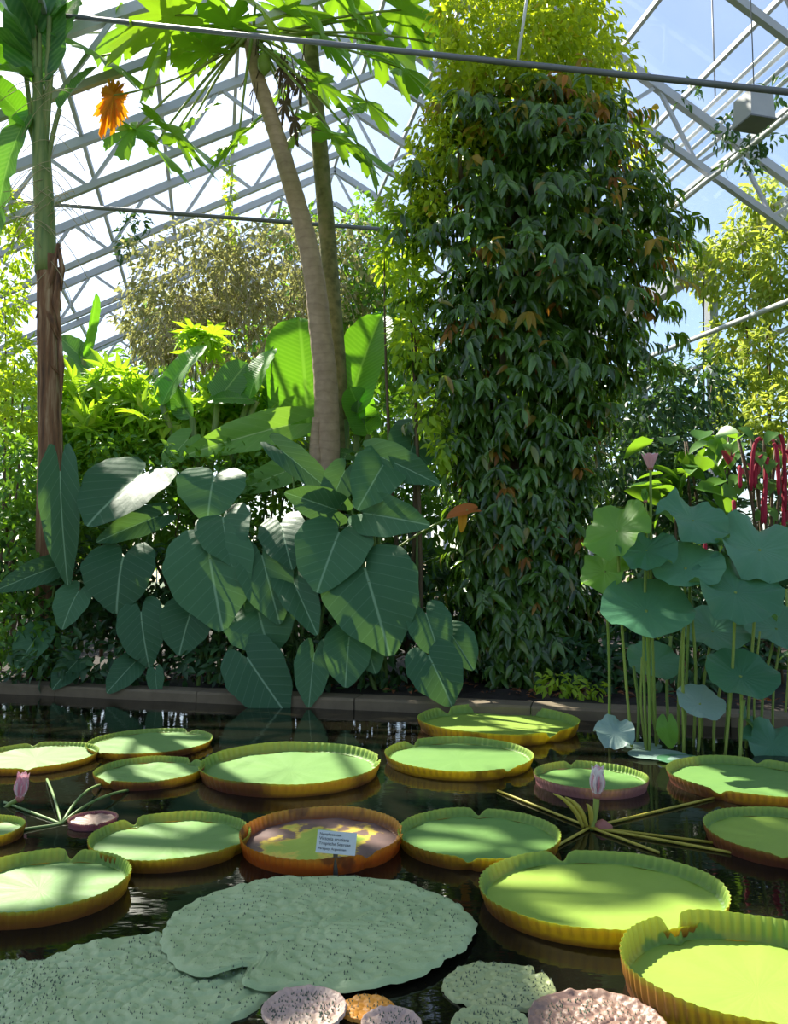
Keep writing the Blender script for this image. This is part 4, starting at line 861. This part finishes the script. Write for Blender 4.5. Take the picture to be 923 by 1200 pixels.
bush('backing_shrub', 'dense shaded green shrub between the taro and the cassava', 'shrub', [(150, 600, 12.6, 110, 60, .5), (330, 600, 12.8, 120, 60, .5), (450, 600, 12.4, 70, 70, .5), (470, 500, 13.2, 60, 50, .6), (380, 520, 13.6, 90, 40, .5), (520, 610, 12.2, 54, 90, .5), (530, 710, 11.6, 44, 60, .4)], 6400, SM, .17, M['mid'], droop=.4, stems=5)
# twigs of the dry climber
tw = []
for i in range(420):
    bl = random.choice([(235, 330, 17.3, 90, 62), (320, 320, 17.6, 90, 60), (200, 385, 16.8, 60, 50), (290, 395, 16.8, 120, 50)]); a = random.uniform(0, 6.28); q = random.uniform(.2, 1)
    p0 = P(bl[0] + bl[3] * q * math.cos(a), bl[1] + bl[4] * q * math.sin(a), bl[2] - 1.5 * math.sqrt(max(0, 1 - q * q))); p1 = p0 + Vector((random.uniform(-.6, .6), random.uniform(-.3, .3), random.uniform(-1.3, .1)))
    tw.append(tube(curve(p0, (p0 + p1) / 2 + Vector((random.uniform(-.3, .3), -.1, .1)), p1, 5), .006, 3, False))
M['drytwig'] = plain('dry_twig', 'a0937c', 'b8ab92', .9, 6)
dc = [o for o in bpy.data.objects if o.name.startswith('dry_climber')][0]
put('twigs', mk('twigs', *join(tw)), M['drytwig'], dc, kind='stuff')
bush('roof_climber', 'green climber rising to the roof beside the papaya trunks', 'climber', [(430, 290, 19, 40, 60, 1), (440, 380, 18, 50, 60, 1), (350, 270, 20, 40, 26, 1), (470, 430, 16, 30, 50, .8)], 2600, SM, .2, M['mid'], droop=.6)
bush('hanging_vine', 'thin vine hanging off the roof truss above the dry climber', 'climber', [(150, 270, 17, 10, 26, .2), (165, 262, 17, 12, 10, .2), (142, 290, 17, 6, 20, .15)], 110, SM, .16, M['dark'], stems=0, ground=6)
v1 = P(268, 225, 18); e = bush('hanging_vine', 'narrow green vine climbing a cable behind the papaya trunk', 'climber', [(268, 225, 18, 5, 40, .1), (272, 270, 18, 6, 20, .1)], 130, SM, .16, M['lime'], stems=0, ground=6)
bush('pipe_vine', 'sparse dark vine trailing over the white heating pipes', 'climber', [(805, 112, 13, 16, 8, .3), (850, 150, 12.5, 14, 18, .3), (890, 160, 12.5, 26, 14, .3), (905, 110, 12, 14, 14, .3), (870, 190, 12.8, 26, 10, .3)], 240, SM, .14, M['dark'], stems=0, ground=6)
# right-hand side: wall climbers, dark shrubs, red tassel plant
WX = [(905, 230, 15.5, 40, 30, .5), (870, 290, 16, 40, 34, .5), (915, 320, 15, 34, 60, .5), (835, 320, 17, 30, 40, .5), (880, 350, 16, 30, 40, .5), (900, 420, 15, 34, 40, .5), (850, 400, 16.5, 30, 30, .5), (905, 500, 14.5, 34, 50, .5), (865, 470, 15.5, 26, 40, .5), (800, 300, 17.5, 20, 26, .4)]
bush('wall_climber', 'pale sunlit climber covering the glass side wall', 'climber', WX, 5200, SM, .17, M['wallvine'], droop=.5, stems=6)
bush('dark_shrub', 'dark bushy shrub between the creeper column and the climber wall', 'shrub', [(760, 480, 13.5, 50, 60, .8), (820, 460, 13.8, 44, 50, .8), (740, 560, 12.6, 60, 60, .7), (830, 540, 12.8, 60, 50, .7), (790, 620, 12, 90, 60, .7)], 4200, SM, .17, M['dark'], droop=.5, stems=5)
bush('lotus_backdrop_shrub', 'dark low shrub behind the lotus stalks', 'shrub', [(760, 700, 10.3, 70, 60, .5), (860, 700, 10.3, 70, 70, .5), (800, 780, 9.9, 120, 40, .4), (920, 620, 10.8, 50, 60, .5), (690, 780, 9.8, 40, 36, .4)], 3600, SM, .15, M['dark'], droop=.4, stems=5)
bush('herb', 'small pale-leaved herb at the kerb foot under the creeper', 'plant', [(655, 800, 9.25, 24, 12, .15), (690, 808, 9.2, 22, 10, .15)], 130, SM, .10, M['lime'], ind=60, stems=2, zmin=.1)
HB = [(800, 520, 11.4, 40, 12, .4), (850, 515, 11.2, 34, 14, .4), (830, 555, 11, 50, 20, .4), (805, 580, 10.9, 40, 20, .4)]
bush('broadleaf_herb', 'broad-leaved herb above the lotus next to the red tassels', 'plant', HB, 60, t_simple(5, .62, .3, .1, .7, .35), .42, M['mid'], ind=44, droop=.2, up=1.0, stems=5)
rt = empty('red_tassel_plant', (P(895, 640, 10.2).x, 10.2, .1), 'plant with long hanging crimson chenille tassels behind the lotus', 'plant')
for (x0, y0, x1, y1, hump) in ((893, 516, 880, 575, 8), (896, 535, 884, 572, 3), (912, 512, 920, 600, 8), (905, 522, 912, 580, 6), (900, 538, 896, 614, 4), (866, 548, 867, 572, 2), (859, 588, 860, 620, 2), (918, 560, 918, 625, 4), (898, 575, 893, 614, 2), (872, 640, 872, 660, 2), (920, 530, 926, 570, 5), (825, 630, 826, 650, 2)):
    a, m1, b = P(x0, y0, 10.0), P(x1, y0 - hump * 1.5, 9.95), P(x1, y1, 9.9); pp = curve(a, m1, b, 14)
    tpart('tassel', pp, [.012] + [.022 + .006 * (i % 2) for i in range(12)] + [.012], M['red'], rt, 8)
bl_ = tm('leaf', t_simple(5, .6, .3, .1, .7, .35))
for i in range(26):
    A = P(random.uniform(850, 930), random.uniform(500, 640), 10.1 + random.uniform(-.1, .4)); put('leaf', bl_, M['redleaf'] if i % 5 == 0 else M['mid'], rt, lm(A, (random.uniform(-1, 1), -.6, -.4), (0, -.4, .9), .28, .28))
for i in range(5): tpart('stem', curve(Vector((rt.location.x + .05 * i, 10.25, .05)), P(895, 620, 10.2), P(865 + 15 * i, 515, 10.1), 6), .02, M['twig'], rt, 6)
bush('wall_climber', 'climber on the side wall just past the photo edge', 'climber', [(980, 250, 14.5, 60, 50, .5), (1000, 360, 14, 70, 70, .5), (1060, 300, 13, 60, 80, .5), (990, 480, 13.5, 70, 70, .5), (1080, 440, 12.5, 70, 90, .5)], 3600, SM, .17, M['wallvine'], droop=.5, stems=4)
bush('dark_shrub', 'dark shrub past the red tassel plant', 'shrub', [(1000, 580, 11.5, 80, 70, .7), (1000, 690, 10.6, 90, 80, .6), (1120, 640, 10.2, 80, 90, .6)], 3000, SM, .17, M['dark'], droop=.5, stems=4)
# far background greenery
bush('far_tree', 'hazy green tree filling the far end of the greenhouse', 'tree', [(250, 450, 28, 130, 90, 3), (90, 480, 26, 90, 70, 3), (400, 420, 28, 110, 110, 3)], 5200, SM, .38, M['mid'], droop=.5, stems=5)
bush('far_tree', 'shaded tree mass behind the creeper column', 'tree', [(600, 480, 22, 120, 150, 2), (740, 520, 20, 90, 110, 2)], 4200, SM, .32, M['dark'], droop=.5, stems=5)
bush('far_tree', 'low green thicket at the far photo edge beyond the tall banana', 'tree', [(-10, 540, 20, 80, 90, 2), (60, 600, 17, 80, 70, 1.5)], 2600, SM, .26, M['mid'], droop=.5, stems=4)
# leaf litter on the bed by the kerb
nl = 700; q = rng.random(nl); dpt = .34 + rng.random(nl) * 1.3
kp = np.array(K0)[None] + np.array(kd)[None] * (q * L)[:, None] + np.array(kn)[None] * dpt[:, None]; kp[:, 2] = .17 + rng.random(nl) * .02
le = empty('leaf_litter', K0, 'fallen brown leaves littering the soil behind the kerb', 'leaf litter', kind='stuff')
cloud('fallen_leaves', SM, kp, rn(nl) * np.array([1, 1, .1]), rn(nl) * .3 + np.array([0, 0, 1.]), rng.uniform(.06, .14, nl), M['litter'], le)
